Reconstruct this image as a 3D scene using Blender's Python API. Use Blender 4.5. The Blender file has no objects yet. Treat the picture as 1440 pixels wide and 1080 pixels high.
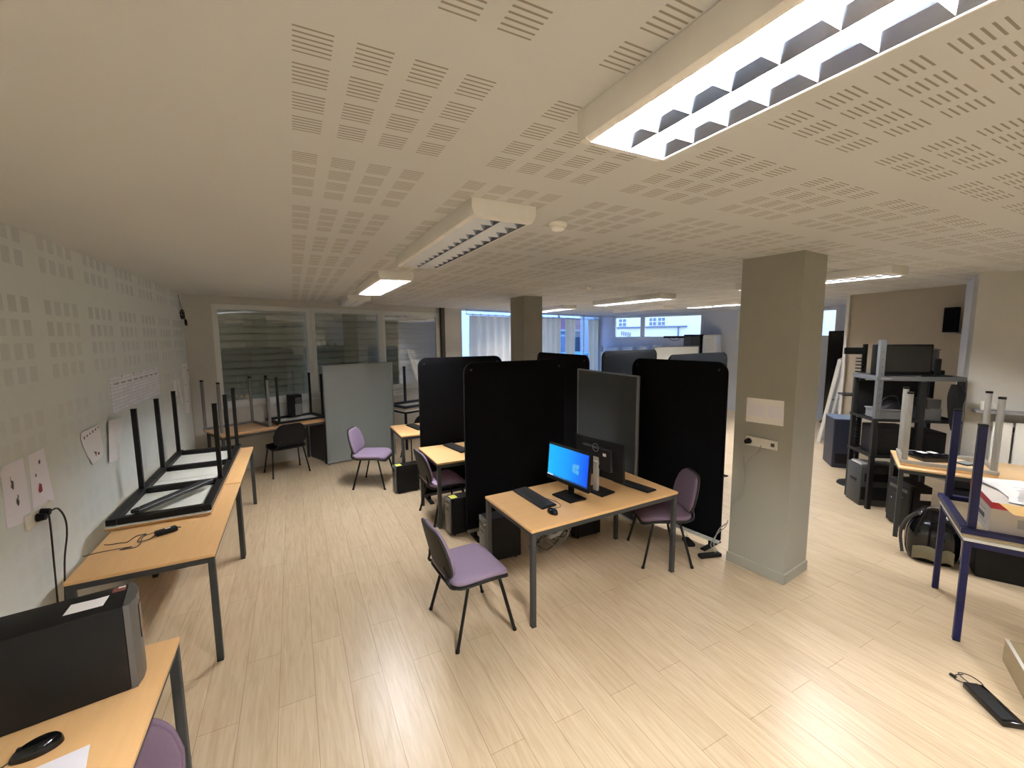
import bpy, bmesh, math, random
from mathutils import Vector, Matrix
random.seed(7)
PI = math.pi
R = math.radians
COL = bpy.context.scene.collection
SC = bpy.context.scene

# ------------------------------------------------------------------ materials
MATS = {}
def base_mat(name):
    m = bpy.data.materials.new(name); m.use_nodes = True
    nt = m.node_tree; nt.nodes.clear()
    out = nt.nodes.new('ShaderNodeOutputMaterial')
    b = nt.nodes.new('ShaderNodeBsdfPrincipled')
    nt.links.new(b.outputs[0], out.inputs[0])
    MATS[name] = m
    return m, nt, b, out
def lin(c):
    return tuple(((x/12.92) if x <= .04045 else ((x+.055)/1.055)**2.4) for x in c)
def rgb(r, g, b): return lin((r/255, g/255, b/255))
def node(nt, t, **kw):
    n = nt.nodes.new(t)
    for k, v in kw.items(): setattr(n, k, v)
    return n
def mth(nt, op, a, b=None, c=None):
    n = nt.nodes.new('ShaderNodeMath'); n.operation = op
    for i, v in enumerate((a, b, c)):
        if v is None: continue
        if isinstance(v, (int, float)): n.inputs[i].default_value = v
        else: nt.links.new(v, n.inputs[i])
    return n.outputs[0]
def mixc(nt, fac, a, b):
    n = nt.nodes.new('ShaderNodeMix'); n.data_type = 'RGBA'
    for s, v in (('Factor', fac), ):
        if isinstance(v, (int, float)): n.inputs[0].default_value = v
        else: nt.links.new(v, n.inputs[0])
    for i, v in ((6, a), (7, b)):
        if isinstance(v, tuple): n.inputs[i].default_value = (*v[:3], 1)
        else: nt.links.new(v, n.inputs[i])
    return n.outputs[2]
def mat(name, col, rough=.5, metal=0., nscale=40, namt=.08, bump=0., bscale=None, spec=.5, stretch=None, coat=0):
    """plain material with a little procedural noise in colour and relief"""
    m, nt, b, out = base_mat(name)
    tc = node(nt, 'ShaderNodeTexCoord'); mp = node(nt, 'ShaderNodeMapping')
    nt.links.new(tc.outputs['Object'], mp.inputs[0])
    if stretch: mp.inputs['Scale'].default_value = stretch
    no = node(nt, 'ShaderNodeTexNoise'); no.inputs['Scale'].default_value = nscale; no.inputs['Detail'].default_value = 3
    nt.links.new(mp.outputs[0], no.inputs[0])
    d = tuple(c*(1-namt) for c in col); l = tuple(min(1, c*(1+namt)) for c in col)
    nt.links.new(mixc(nt, no.outputs['Fac'], d, l), b.inputs['Base Color'])
    b.inputs['Roughness'].default_value = rough; b.inputs['Metallic'].default_value = metal
    b.inputs['Specular IOR Level'].default_value = spec
    if coat: b.inputs['Coat Weight'].default_value = coat
    if bump:
        n2 = node(nt, 'ShaderNodeTexNoise'); n2.inputs['Scale'].default_value = bscale or nscale*4
        nt.links.new(mp.outputs[0], n2.inputs[0])
        bp = node(nt, 'ShaderNodeBump'); bp.inputs['Strength'].default_value = bump; bp.inputs['Distance'].default_value = .002
        nt.links.new(n2.outputs['Fac'], bp.inputs['Height']); nt.links.new(bp.outputs[0], b.inputs['Normal'])
    return m
def emis(name, col, s):
    m, nt, b, out = base_mat(name)
    b.inputs['Base Color'].default_value = (.02, .02, .02, 1)
    b.inputs['Emission Color'].default_value = (*col, 1); b.inputs['Emission Strength'].default_value = s
    return m

def slot_mask(nt, u, v, u0, v0, slots=True):
    """perforated acoustic board: groups of slots, 4 x 4 groups to a board"""
    um = mth(nt, 'FLOORED_MODULO', mth(nt, 'SUBTRACT', u, u0), .65)
    vm = mth(nt, 'FLOORED_MODULO', mth(nt, 'SUBTRACT', v, v0), .67)
    a = mth(nt, 'LESS_THAN', um, .4645)
    b = mth(nt, 'LESS_THAN', vm, .4975)
    uu = mth(nt, 'LESS_THAN', mth(nt, 'FLOORED_MODULO', um, .1275), .081)
    vv = mth(nt, 'FLOORED_MODULO', vm, .135)
    c = mth(nt, 'LESS_THAN', vv, .0925)
    r = mth(nt, 'MULTIPLY', mth(nt, 'MULTIPLY', a, b), mth(nt, 'MULTIPLY', uu, c))
    if slots:
        r = mth(nt, 'MULTIPLY', r, mth(nt, 'LESS_THAN', mth(nt, 'FLOORED_MODULO', vv, .0175), .0058))
    return r
def ceiling_mat():
    m, nt, b, out = base_mat('perforated_ceiling_board')
    tc = node(nt, 'ShaderNodeTexCoord'); sx = node(nt, 'ShaderNodeSeparateXYZ')
    nt.links.new(tc.outputs['Object'], sx.inputs[0])
    k = slot_mask(nt, sx.outputs[0], sx.outputs[1], .037, 1.047-.67*6)
    k = mth(nt, 'MULTIPLY', k, mth(nt, 'GREATER_THAN', sx.outputs[0], .03))
    no = node(nt, 'ShaderNodeTexNoise'); no.inputs['Scale'].default_value = .9; no.inputs['Detail'].default_value = 4
    nt.links.new(tc.outputs['Object'], no.inputs[0])
    c0 = mixc(nt, no.outputs['Fac'], rgb(197, 198, 197), rgb(203, 204, 201))
    nt.links.new(mixc(nt, k, c0, rgb(146, 140, 128)), b.inputs['Base Color'])
    b.inputs['Roughness'].default_value = .85; b.inputs['Specular IOR Level'].default_value = .2
    return m
def leftwall_mat():
    m, nt, b, out = base_mat('painted_perforated_wall')
    tc = node(nt, 'ShaderNodeTexCoord'); sx = node(nt, 'ShaderNodeSeparateXYZ')
    nt.links.new(tc.outputs['Object'], sx.inputs[0])
    k = slot_mask(nt, sx.outputs[1], sx.outputs[2], 3.76-.65*12, 1.855-.67*3, slots=False)
    no = node(nt, 'ShaderNodeTexNoise'); no.inputs['Scale'].default_value = 5; no.inputs['Detail'].default_value = 5; fade = mth(nt, 'MINIMUM', 1.0, mth(nt, 'MAXIMUM', .22, mth(nt, 'MULTIPLY', mth(nt, 'SUBTRACT', sx.outputs[2], 1.2), 1.0)))
    nt.links.new(tc.outputs['Object'], no.inputs[0])
    n2 = node(nt, 'ShaderNodeTexNoise'); n2.inputs['Scale'].default_value = 2.3; n2.inputs['Detail'].default_value = 2
    nt.links.new(tc.outputs['Object'], n2.inputs[0])
    c0 = mixc(nt, no.outputs['Fac'], rgb(211, 216, 211), rgb(219, 224, 219))
    kk = mth(nt, 'MULTIPLY', k, mth(nt, 'MULTIPLY', fade, mth(nt, 'MULTIPLY', n2.outputs['Fac'], .95)))
    nt.links.new(mixc(nt, kk, c0, rgb(183, 187, 184)), b.inputs['Base Color'])
    b.inputs['Roughness'].default_value = .8; b.inputs['Specular IOR Level'].default_value = .25
    n3 = node(nt, 'ShaderNodeTexNoise'); n3.inputs['Scale'].default_value = 60
    nt.links.new(tc.outputs['Object'], n3.inputs[0])
    bp = node(nt, 'ShaderNodeBump'); bp.inputs['Strength'].default_value = .15; bp.inputs['Distance'].default_value = .003
    nt.links.new(n3.outputs['Fac'], bp.inputs['Height']); nt.links.new(bp.outputs[0], b.inputs['Normal'])
    return m
def floor_mat():
    m, nt, b, out = base_mat('oak_laminate_floor')
    tc = node(nt, 'ShaderNodeTexCoord'); mp = node(nt, 'ShaderNodeMapping')
    mp.inputs['Rotation'].default_value = (0, 0, R(90))
    nt.links.new(tc.outputs['Object'], mp.inputs[0])
    br = node(nt, 'ShaderNodeTexBrick'); br.offset = .37; br.squash = 1
    br.inputs['Scale'].default_value = 1; br.inputs['Brick Width'].default_value = 1.29; br.inputs['Row Height'].default_value = .192
    br.inputs['Mortar Size'].default_value = .0016; br.inputs['Mortar Smooth'].default_value = .2; br.inputs['Bias'].default_value = 0
    br.inputs['Color1'].default_value = (*rgb(214, 197, 168), 1); br.inputs['Color2'].default_value = (*rgb(206, 189, 160), 1)
    br.inputs['Mortar'].default_value = (*rgb(162, 141, 110), 1)
    nt.links.new(mp.outputs[0], br.inputs[0])
    mp2 = node(nt, 'ShaderNodeMapping'); mp2.inputs['Scale'].default_value = (16, 1.3, 1)
    nt.links.new(tc.outputs['Object'], mp2.inputs[0])
    no = node(nt, 'ShaderNodeTexNoise'); no.inputs['Scale'].default_value = 2.2; no.inputs['Detail'].default_value = 6; no.inputs['Distortion'].default_value = 1.2
    nt.links.new(mp2.outputs[0], no.inputs[0])
    f = mth(nt, 'MULTIPLY', mth(nt, 'POWER', no.outputs['Fac'], 1.6), .95)
    mx = node(nt, 'ShaderNodeMix'); mx.data_type = 'RGBA'; mx.blend_type = 'MULTIPLY'
    nt.links.new(f, mx.inputs[0]); nt.links.new(br.outputs['Color'], mx.inputs[6]); mx.inputs[7].default_value = (*rgb(196, 172, 140), 1)
    nt.links.new(mx.outputs[2], b.inputs['Base Color'])
    b.inputs['Roughness'].default_value = .30; b.inputs['Specular IOR Level'].default_value = .5
    return m
def wood_mat(name, c1, c2, axis=0, rough=.42):
    m, nt, b, out = base_mat(name)
    tc = node(nt, 'ShaderNodeTexCoord'); mp = node(nt, 'ShaderNodeMapping')
    s = [14, 14, 14]; s[axis] = 1.2
    mp.inputs['Scale'].default_value = s
    nt.links.new(tc.outputs['Object'], mp.inputs[0])
    no = node(nt, 'ShaderNodeTexNoise'); no.inputs['Scale'].default_value = 3; no.inputs['Detail'].default_value = 6; no.inputs['Distortion'].default_value = .6
    nt.links.new(mp.outputs[0], no.inputs[0])
    nt.links.new(mixc(nt, no.outputs['Fac'], c1, c2), b.inputs['Base Color'])
    b.inputs['Roughness'].default_value = rough
    return m
def glass_mat(name, tint=(1, 1, 1), ior=1.5, gl=1.0):
    m = bpy.data.materials.new(name); m.use_nodes = True; nt = m.node_tree; nt.nodes.clear()
    out = node(nt, 'ShaderNodeOutputMaterial'); tr = node(nt, 'ShaderNodeBsdfTransparent'); g = node(nt, 'ShaderNodeBsdfGlossy')
    tr.inputs[0].default_value = (*tint, 1); g.inputs['Roughness'].default_value = .015
    fr = node(nt, 'ShaderNodeFresnel'); fr.inputs[0].default_value = ior
    mx = node(nt, 'ShaderNodeMixShader')
    nt.links.new(mth(nt, 'MULTIPLY', fr.outputs[0], gl), mx.inputs[0]); nt.links.new(tr.outputs[0], mx.inputs[1]); nt.links.new(g.outputs[0], mx.inputs[2])
    nt.links.new(mx.outputs[0], out.inputs[0]); MATS[name] = m
    return m
def curtain_mat():
    m = bpy.data.materials.new('curtain_cloth'); m.use_nodes = True; nt = m.node_tree; nt.nodes.clear()
    out = node(nt, 'ShaderNodeOutputMaterial'); d = node(nt, 'ShaderNodeBsdfDiffuse'); t = node(nt, 'ShaderNodeBsdfTranslucent')
    tc = node(nt, 'ShaderNodeTexCoord'); no = node(nt, 'ShaderNodeTexNoise'); no.inputs['Scale'].default_value = 90
    nt.links.new(tc.outputs['Object'], no.inputs[0])
    c = mixc(nt, no.outputs['Fac'], rgb(226, 218, 200), rgb(236, 228, 212))
    nt.links.new(c, d.inputs[0]); t.inputs[0].default_value = (*rgb(240, 214, 172), 1)
    mx = node(nt, 'ShaderNodeMixShader'); mx.inputs[0].default_value = .5
    nt.links.new(d.outputs[0], mx.inputs[1]); nt.links.new(t.outputs[0], mx.inputs[2]); nt.links.new(mx.outputs[0], out.inputs[0])
    return m
def screen_mat():
    m, nt, b, out = base_mat('lit_blue_desktop_screen')
    tc = node(nt, 'ShaderNodeTexCoord'); sx = node(nt, 'ShaderNodeSeparateXYZ'); nt.links.new(tc.outputs['Object'], sx.inputs[0])
    f = mth(nt, 'ADD', mth(nt, 'MULTIPLY', sx.outputs[0], 2.0), .5)
    cr = node(nt, 'ShaderNodeValToRGB'); nt.links.new(f, cr.inputs[0])
    e = cr.color_ramp.elements
    e[0].position = .0; e[0].color = (*rgb(0, 188, 250), 1)
    e[1].position = 1.0; e[1].color = (*rgb(0, 74, 240), 1)
    x = e.new(.5); x.color = (*rgb(0, 156, 252), 1)
    b.inputs['Base Color'].default_value = (0.01, .02, .05, 1)
    nt.links.new(cr.outputs[0], b.inputs['Emission Color']); b.inputs['Emission Strength'].default_value = .31
    b.inputs['Roughness'].default_value = .3
    return m
def chart_mat():
    m, nt, b, out = base_mat('printed_timetable')
    tc = node(nt, 'ShaderNodeTexCoord'); br = node(nt, 'ShaderNodeTexBrick'); br.offset = 0
    mp = node(nt, 'ShaderNodeMapping'); mp.inputs['Rotation'].default_value = (0, R(90), R(90)); nt.links.new(tc.outputs['Object'], mp.inputs[0])
    sx = node(nt, 'ShaderNodeSeparateXYZ'); nt.links.new(tc.outputs['Object'], sx.inputs[0])
    cb = node(nt, 'ShaderNodeCombineXYZ'); nt.links.new(sx.outputs[1], cb.inputs[0]); nt.links.new(sx.outputs[2], cb.inputs[1])
    nt.links.new(cb.outputs[0], br.inputs[0])
    br.inputs['Scale'].default_value = 1; br.inputs['Brick Width'].default_value = .11; br.inputs['Row Height'].default_value = .03
    br.inputs['Mortar Size'].default_value = .0025
    br.inputs['Color1'].default_value = (*rgb(236, 237, 242), 1); br.inputs['Color2'].default_value = (*rgb(224, 226, 233), 1); br.inputs['Mortar'].default_value = (*rgb(198, 200, 206), 1)
    nt.links.new(br.outputs[0], b.inputs['Base Color']); b.inputs['Roughness'].default_value = .7
    return m

def keys_mat():
    m, nt, b, out = base_mat('black_key_rows')
    tc = node(nt, 'ShaderNodeTexCoord'); br = node(nt, 'ShaderNodeTexBrick'); nt.links.new(tc.outputs['Object'], br.inputs[0])
    br.offset = .5; br.inputs['Scale'].default_value = 1; br.inputs['Brick Width'].default_value = .019; br.inputs['Row Height'].default_value = .0195; br.inputs['Mortar Size'].default_value = .0016
    br.inputs['Color1'].default_value = (*rgb(30, 30, 31), 1); br.inputs['Color2'].default_value = (*rgb(26, 26, 27), 1); br.inputs['Mortar'].default_value = (*rgb(8, 8, 8), 1)
    nt.links.new(br.outputs[0], b.inputs['Base Color']); b.inputs['Roughness'].default_value = .5
    bp = node(nt, 'ShaderNodeBump'); bp.inputs['Strength'].default_value = .6; bp.inputs['Distance'].default_value = .002; bp.invert = True
    nt.links.new(br.outputs['Fac'], bp.inputs['Height']); nt.links.new(bp.outputs[0], b.inputs['Normal'])
    return m
M = {}
M['keys'] = keys_mat()
M['ceil'] = ceiling_mat(); M['leftwall'] = leftwall_mat(); M['floor'] = floor_mat()
M['wall'] = mat('warm_grey_wall_paint', rgb(196, 194, 186), .8, 0, 6, .04, .1, 80, .25)
M['tan'] = mat('beige_wall_paint', rgb(176, 166, 148), .8, 0, 6, .04, .1, 80, .25)
M['cool'] = mat('daylit_white_wall_paint', rgb(204, 209, 218), .8, 0, 6, .04, .1, 80, .25)  # bluish window daylight put into the paint colour
M['pillar'] = mat('pillar_paint', rgb(156, 154, 142), .75, 0, 6, .03, .1, 80, .25)
M['white'] = mat('white_lacquer', rgb(214, 212, 204), .5, 0, 20, .03)
M['lampw'] = mat('lamp_housing_enamel', rgb(236, 234, 228), .45, 0, 20, .03)
M['frame'] = mat('window_frame_white', rgb(214, 216, 212), .5, 0, 20, .03)
M['louvre'] = mat('white_louvre_enamel', rgb(225, 228, 232), .4, .0, 30, .03)
M['mirror'] = mat('satin_mirror_reflector', rgb(160, 172, 192), .2, 1.0, 30, .03)
M['tube_off'] = mat('white_glass_tube', rgb(200, 204, 206), .3, 0, 30, .02)
M['tube_bright'] = emis('bright_fluorescent_tube', (1, .98, .99), 205)
M['tube_on'] = emis('lit_fluorescent_tube', (1, .98, .99), 125)
M['beech'] = wood_mat('beech_desk_top', rgb(236, 192, 136), rgb(224, 178, 120))
M['beech_edge'] = wood_mat('beech_desk_edge', rgb(196, 152, 98), rgb(180, 134, 82))
M['palewood'] = wood_mat('pale_desk_top', rgb(232, 196, 146), rgb(220, 182, 132))
M['dullwood'] = wood_mat('dull_desk_top', rgb(196, 160, 118), rgb(182, 144, 102))
M['steel'] = mat('charcoal_powder_coat', rgb(58, 60, 60), .5, .2, 60, .08)
M['blacksteel'] = mat('black_powder_coat', rgb(22, 22, 21), .5, .0, 60, .08, spec=.25)
M['greysteel'] = mat('grey_powder_coat', rgb(96, 98, 98), .45, .3, 60, .08)
M['silver'] = mat('satin_silver_tube', rgb(176, 174, 168), .38, .5, 60, .05)
M['bluesteel'] = mat('dark_blue_powder_coat', rgb(22, 24, 66), .45, .0, 60, .08, spec=.3)
M['bluelight'] = mat('blue_powder_coat', rgb(52, 70, 160), .42, .1, 60, .08)
M['laminate'] = mat('white_laminate_underside', rgb(222, 224, 216), .55, 0, 15, .03)
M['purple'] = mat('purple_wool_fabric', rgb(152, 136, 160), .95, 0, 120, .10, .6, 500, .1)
M['purpleshade'] = mat('shaded_purple_fabric', rgb(112, 94, 108), .95, 0, 120, .10, .6, 500, .1)  # purple fabric darkened, shade painted in for two chairs
M['blackfab'] = mat('black_acoustic_fabric', rgb(14, 14, 16), 1.0, 0, 200, .15, .5, 600, .08)
M['greyfab'] = mat('dark_grey_acoustic_fabric', rgb(30, 33, 36), 1.0, 0, 200, .15, .5, 600, .1)
M['blackpl'] = mat('black_textured_plastic', rgb(17, 17, 18), .55, 0, 200, .1, .2, 600, .22)
M['shell'] = mat('charcoal_chair_shell', rgb(42, 41, 38), .6, 0, 200, .08, .3, 500, .25)
M['gloss'] = mat('glossy_black_plastic', rgb(10, 10, 12), .12, 0, 30, .05)
M['case'] = mat('black_computer_case', rgb(20, 20, 20), .5, .0, 80, .06, spec=.2)
M['bezel'] = mat('grey_bezel_plastic', rgb(88, 88, 86), .4, .2, 80, .06)
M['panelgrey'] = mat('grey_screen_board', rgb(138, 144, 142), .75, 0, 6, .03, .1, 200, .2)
M['panelgreyshade'] = mat('shaded_grey_screen_board', rgb(66, 70, 70), .75, 0, 6, .03, .1, 200, .15)  # same grey board, its colour darkened to stand for shade
M['silvershade'] = mat('shaded_silver_tube', rgb(124, 122, 118), .42, .4, 60, .05)  # silver tube with the shade by the window put into its colour
M['alu'] = mat('brushed_aluminium', rgb(150, 154, 156), .35, .7, 50, .06)
M['paper'] = mat('white_paper', rgb(240, 238, 236), .8, 0, 10, .03)
M['paperlav'] = mat('cool_white_paper', rgb(236, 234, 242), .8, 0, 10, .03)
M['ink'] = mat('grey_ink', rgb(78, 74, 76), .8)
M['inkfaint'] = mat('faint_grey_ink', rgb(168, 166, 168), .8)
M['redink'] = mat('dull_red_ink', rgb(150, 48, 66), .8)
M['brownink'] = mat('red_brown_ink', rgb(136, 82, 72), .8)
M['yellow'] = mat('yellow_note_paper', rgb(232, 232, 110), .7, 0, 20, .03)
M['socket'] = mat('white_socket_plastic', rgb(216, 212, 198), .4, 0, 20, .02)
M['cable'] = mat('black_cable_sheath', rgb(30, 26, 22), .5, 0, 60, .08)
M['greycable'] = mat('grey_cable_sheath', rgb(150, 148, 138), .5, 0, 60, .08)
M['trunk'] = mat('white_trunking', rgb(200, 202, 196), .5, 0, 30, .03)
M['chrome'] = mat('polished_chrome', rgb(210, 210, 212), .12, 1, 30, .02)
M['shutter'] = mat('grey_shutter_slat', rgb(176, 182, 172), .55, .0, 8, .06)
M['darkpanel'] = mat('dark_blue_grey_board', rgb(44, 46, 54), .5, 0, 8, .05)
M['navy'] = mat('navy_black_plastic', rgb(26, 30, 44), .45, 0, 60, .08)
M['card'] = mat('white_printed_cardboard', rgb(206, 200, 192), .75, 0, 12, .05)
M['cardred'] = mat('red_printed_band', rgb(178, 44, 58), .7, 0, 12, .05)
M['pocket'] = mat('olive_glossy_vinyl', rgb(118, 112, 88), .18, 0, 20, .06)
M['kraft'] = mat('kraft_envelope_paper', rgb(216, 178, 112), .8, 0, 20, .05)
M['beige'] = mat('beige_board', rgb(176, 160, 128), .65, 0, 12, .05)
M['greyplastic'] = mat('grey_moulded_plastic', rgb(118, 118, 118), .5, 0, 40, .06)
M['dullscreen'] = mat('switched_off_screen_glass', rgb(30, 29, 26), .12, 0, 10, .05)
M['rad'] = mat('radiator_enamel', rgb(224, 222, 212), .4, 0, 12, .02)
M['stepshade'] = mat('wall_step_shade', rgb(74, 68, 60), .6, 0, 12, .05)  # colour of the shade at the step in the wall
M['facade'] = mat('pale_rendered_facade', rgb(226, 226, 214), .9, 0, 2, .05)
M['facadegrey'] = mat('blue_grey_render', rgb(150, 164, 182), .9, 0, 2, .05)
M['facadered'] = mat('pink_red_render', rgb(196, 132, 136), .9, 0, 2, .05)
M['slate'] = mat('slate_blue_paint', rgb(108, 124, 150), .7, 0, 3, .05)
M['cyan'] = mat('cyan_car_paint', rgb(110, 190, 200), .3, 0, 3, .05)
M['asphalt'] = mat('grey_asphalt', rgb(110, 112, 116), .9, 0, 6, .1)
M['glass'] = glass_mat('window_glass'); M['glassblue'] = glass_mat('sky_tint_shop_glass', (.34, .50, .80)); M['glassdark'] = glass_mat('dark_window_glass', (.92, .95, .94), 1.5, 6.5)  # blue tint on the shop glass added to dim and colour the daylight
M['curtain'] = curtain_mat(); M['screen'] = screen_mat(); M['chart'] = chart_mat()
M['logo'] = emis('screen_logo_light', rgb(90, 195, 255), .24); M['taskbar'] = emis('screen_taskbar_dark', rgb(20, 60, 120), .25); M['searchbox'] = emis('screen_search_box', rgb(215, 232, 245), .31)

# ------------------------------------------------------------------ mesh builder
class MB:
    def __init__(s): s.v = []; s.f = []; s.m = []; s.cur = 0
    def mi(s, i): s.cur = i; return s
    def add(s, vs, fs, T=None):
        o = len(s.v)
        for p in vs:
            p = Vector(p)
            s.v.append(T @ p if T is not None else p)
        for f in fs: s.f.append([o+i for i in f]); s.m.append(s.cur)
        return s
    def box(s, c, d, rz=0, bev=0, T=None, seg=1):
        X = Matrix.Translation(Vector(c)) @ Matrix.Rotation(rz, 4, 'Z')
        if T is not None: X = T @ X
        if bev <= 0:
            x, y, z = d[0]/2, d[1]/2, d[2]/2
            vs = [(-x,-y,-z),(x,-y,-z),(x,y,-z),(-x,y,-z),(-x,-y,z),(x,-y,z),(x,y,z),(-x,y,z)]
            return s.add(vs, [(3,2,1,0),(4,5,6,7),(0,1,5,4),(1,2,6,5),(2,3,7,6),(3,0,4,7)], X)
        bm = bmesh.new(); bmesh.ops.create_cube(bm, size=1)
        for v in bm.verts: v.co = Vector((v.co.x*d[0], v.co.y*d[1], v.co.z*d[2]))
        bmesh.ops.bevel(bm, geom=bm.edges[:], offset=bev, segments=seg, affect='EDGES', profile=.5)
        bm.verts.index_update()
        s.add([v.co.copy() for v in bm.verts], [[v.index for v in f.verts] for f in bm.faces], X); bm.free()
        return s
    def cyl(s, a, b, r, r2=None, n=12, caps=True):
        a = Vector(a); b = Vector(b); r2 = r if r2 is None else r2
        d = (b-a).normalized(); u = d.orthogonal().normalized(); w = d.cross(u)
        vs = []
        for p, q in ((a, r), (b, r2)):
            for i in range(n):
                t = 2*PI*i/n; vs.append(p + u*(q*math.cos(t)) + w*(q*math.sin(t)))
        fs = [(i, (i+1) % n, n+(i+1) % n, n+i) for i in range(n)]
        if caps: fs += [tuple(range(n-1, -1, -1)), tuple(range(n, 2*n))]
        return s.add(vs, fs)
    def tube(s, pts, r, n=8, smooth=3, sx=1):
        P = [Vector(p) for p in pts]
        if smooth and len(P) > 2:
            Q = []
            for i in range(len(P)-1):
                p0 = P[max(i-1, 0)]; p1 = P[i]; p2 = P[i+1]; p3 = P[min(i+2, len(P)-1)]
                for k in range(smooth):
                    t = k/smooth
                    Q.append(.5*((2*p1)+(p2-p0)*t+(2*p0-5*p1+4*p2-p3)*t*t+(3*p1-p0-3*p2+p3)*t**3))
            Q.append(P[-1]); P = Q
        u = None; vs = []; fs = []
        for i, p in enumerate(P):
            d = (P[min(i+1, len(P)-1)]-P[max(i-1, 0)]).normalized()
            if u is None: u = d.orthogonal().normalized()
            u = (u-d*u.dot(d)).normalized(); w = d.cross(u)
            for k in range(n):
                t = 2*PI*k/n; vs.append(p+u*(r*sx*math.cos(t))+w*(r*math.sin(t)))
        for i in range(len(P)-1):
            for k in range(n):
                fs.append((i*n+k, i*n+(k+1) % n, (i+1)*n+(k+1) % n, (i+1)*n+k))
        fs += [tuple(range(n-1, -1, -1)), tuple(range((len(P)-1)*n, len(P)*n))]
        return s.add(vs, fs)
    def prism(s, poly, z0, z1, T=None):
        n = len(poly)
        vs = [(x, y, z0) for x, y in poly]+[(x, y, z1) for x, y in poly]
        fs = [tuple(range(n-1, -1, -1)), tuple(range(n, 2*n))]+[(i, (i+1) % n, n+(i+1) % n, n+i) for i in range(n)]
        return s.add(vs, fs, T)
    def lathe(s, prof, c=(0, 0, 0), n=24, T=None):
        vs = []; fs = []; k = len(prof)
        for i in range(n):
            t = 2*PI*i/n
            for r, z in prof: vs.append((c[0]+r*math.cos(t), c[1]+r*math.sin(t), c[2]+z))
        for i in range(n):
            j = (i+1) % n
            for q in range(k-1): fs.append((i*k+q, j*k+q, j*k+q+1, i*k+q+1))
        fs.append(tuple(i*k for i in range(n-1, -1, -1))); fs.append(tuple(i*k+k-1 for i in range(n)))
        return s.add(vs, fs, T)
    def grid(s, fn, nu, nv, close_u=False):
        vs = [fn(i/(nu if close_u else nu-1), j/(nv-1)) for i in range(nu) for j in range(nv)]
        fs = []
        for i in range(nu if close_u else nu-1):
            i2 = (i+1) % nu
            for j in range(nv-1): fs.append((i*nv+j, i2*nv+j, i2*nv+j+1, i*nv+j+1))
        return s.add(vs, fs)
    def pad(s, w, d, th, rad, bulge=.5, deform=None, rings=7, seg=6, back=True):
        """rounded cushion: rounded-rectangle outline, swelling towards its middle"""
        out = []
        for cx, cy, a0 in ((w/2-rad, d/2-rad, 0), (-w/2+rad, d/2-rad, 90), (-w/2+rad, -d/2+rad, 180), (w/2-rad, -d/2+rad, 270)):
            for k in range(seg+1):
                t = R(a0+90*k/seg); out.append((cx+rad*math.cos(t), cy+rad*math.sin(t)))
        # extra points along the straight sides so the pad can bend
        full = []
        for i, p in enumerate(out):
            q = out[(i+1) % len(out)]; full.append(p)
            L = math.hypot(q[0]-p[0], q[1]-p[1])
            m = int(L/.05)
            for k in range(1, m): full.append((p[0]+(q[0]-p[0])*k/m, p[1]+(q[1]-p[1])*k/m))
        n = len(full); vs = []; fs = []
        prof = []
        for k in range(rings): # top from centre outwards
            t = .001+.96*k/(rings-1); prof.append((t, th/2*(1-bulge*t**4)))
        prof += [(1.0, th/2*(1-bulge)*.5), (1.0, -th/2*.5), (.97, -th/2)]
        if back: prof += [(.6, -th/2), (.001, -th/2)]
        for t, z in prof:
            for x, y in full:
                p = Vector((x*t, y*t, z)); vs.append(deform(p) if deform else p)
        for k in range(len(prof)-1):
            for i in range(n): fs.append((k*n+i, k*n+(i+1) % n, (k+1)*n+(i+1) % n, (k+1)*n+i))
        return s.add(vs, [f[::-1] for f in fs])
    def build(s, name, mats, parent=None, ang=35, smooth=True):
        me = bpy.data.meshes.new(name)
        me.from_pydata([tuple(v) for v in s.v], [], s.f)
        bm = bmesh.new(); bm.from_mesh(me); bmesh.ops.recalc_face_normals(bm, faces=bm.faces[:]); bm.to_mesh(me); bm.free()
        if not isinstance(mats, (list, tuple)): mats = [mats]
        for m in mats: me.materials.append(M[m] if isinstance(m, str) else m)
        for p, i in zip(me.polygons, s.m): p.material_index = i; p.use_smooth = smooth
        if smooth: me.set_sharp_from_angle(angle=R(ang))
        o = bpy.data.objects.new(name, me); COL.objects.link(o)
        if parent is not None: o.parent = parent
        return o

def tag(o, label=None, cat=None, group=None, kind=None):
    if label: o['label'] = label
    if cat: o['category'] = cat
    if group: o['group'] = group
    if kind: o['kind'] = kind
    return o
def thing(name, label, cat, loc=(0, 0, 0), rz=0, group=None, parent=None):
    o = bpy.data.objects.new(name, None); COL.objects.link(o); o.empty_display_size = .1
    o.location = loc; o.rotation_euler = (0, 0, R(rz))
    return tag(o, label, cat, group)
def struct(name, mb, m, parent=None):
    o = mb.build(name, m, parent)
    if parent is None: o['kind'] = 'structure'
    return o
def sroot(name, loc=(0, 0, 0), rz=0):
    o = bpy.data.objects.new(name, None); COL.objects.link(o); o.location = loc; o.rotation_euler = (0, 0, R(rz)); o['kind'] = 'structure'
    return o
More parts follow.
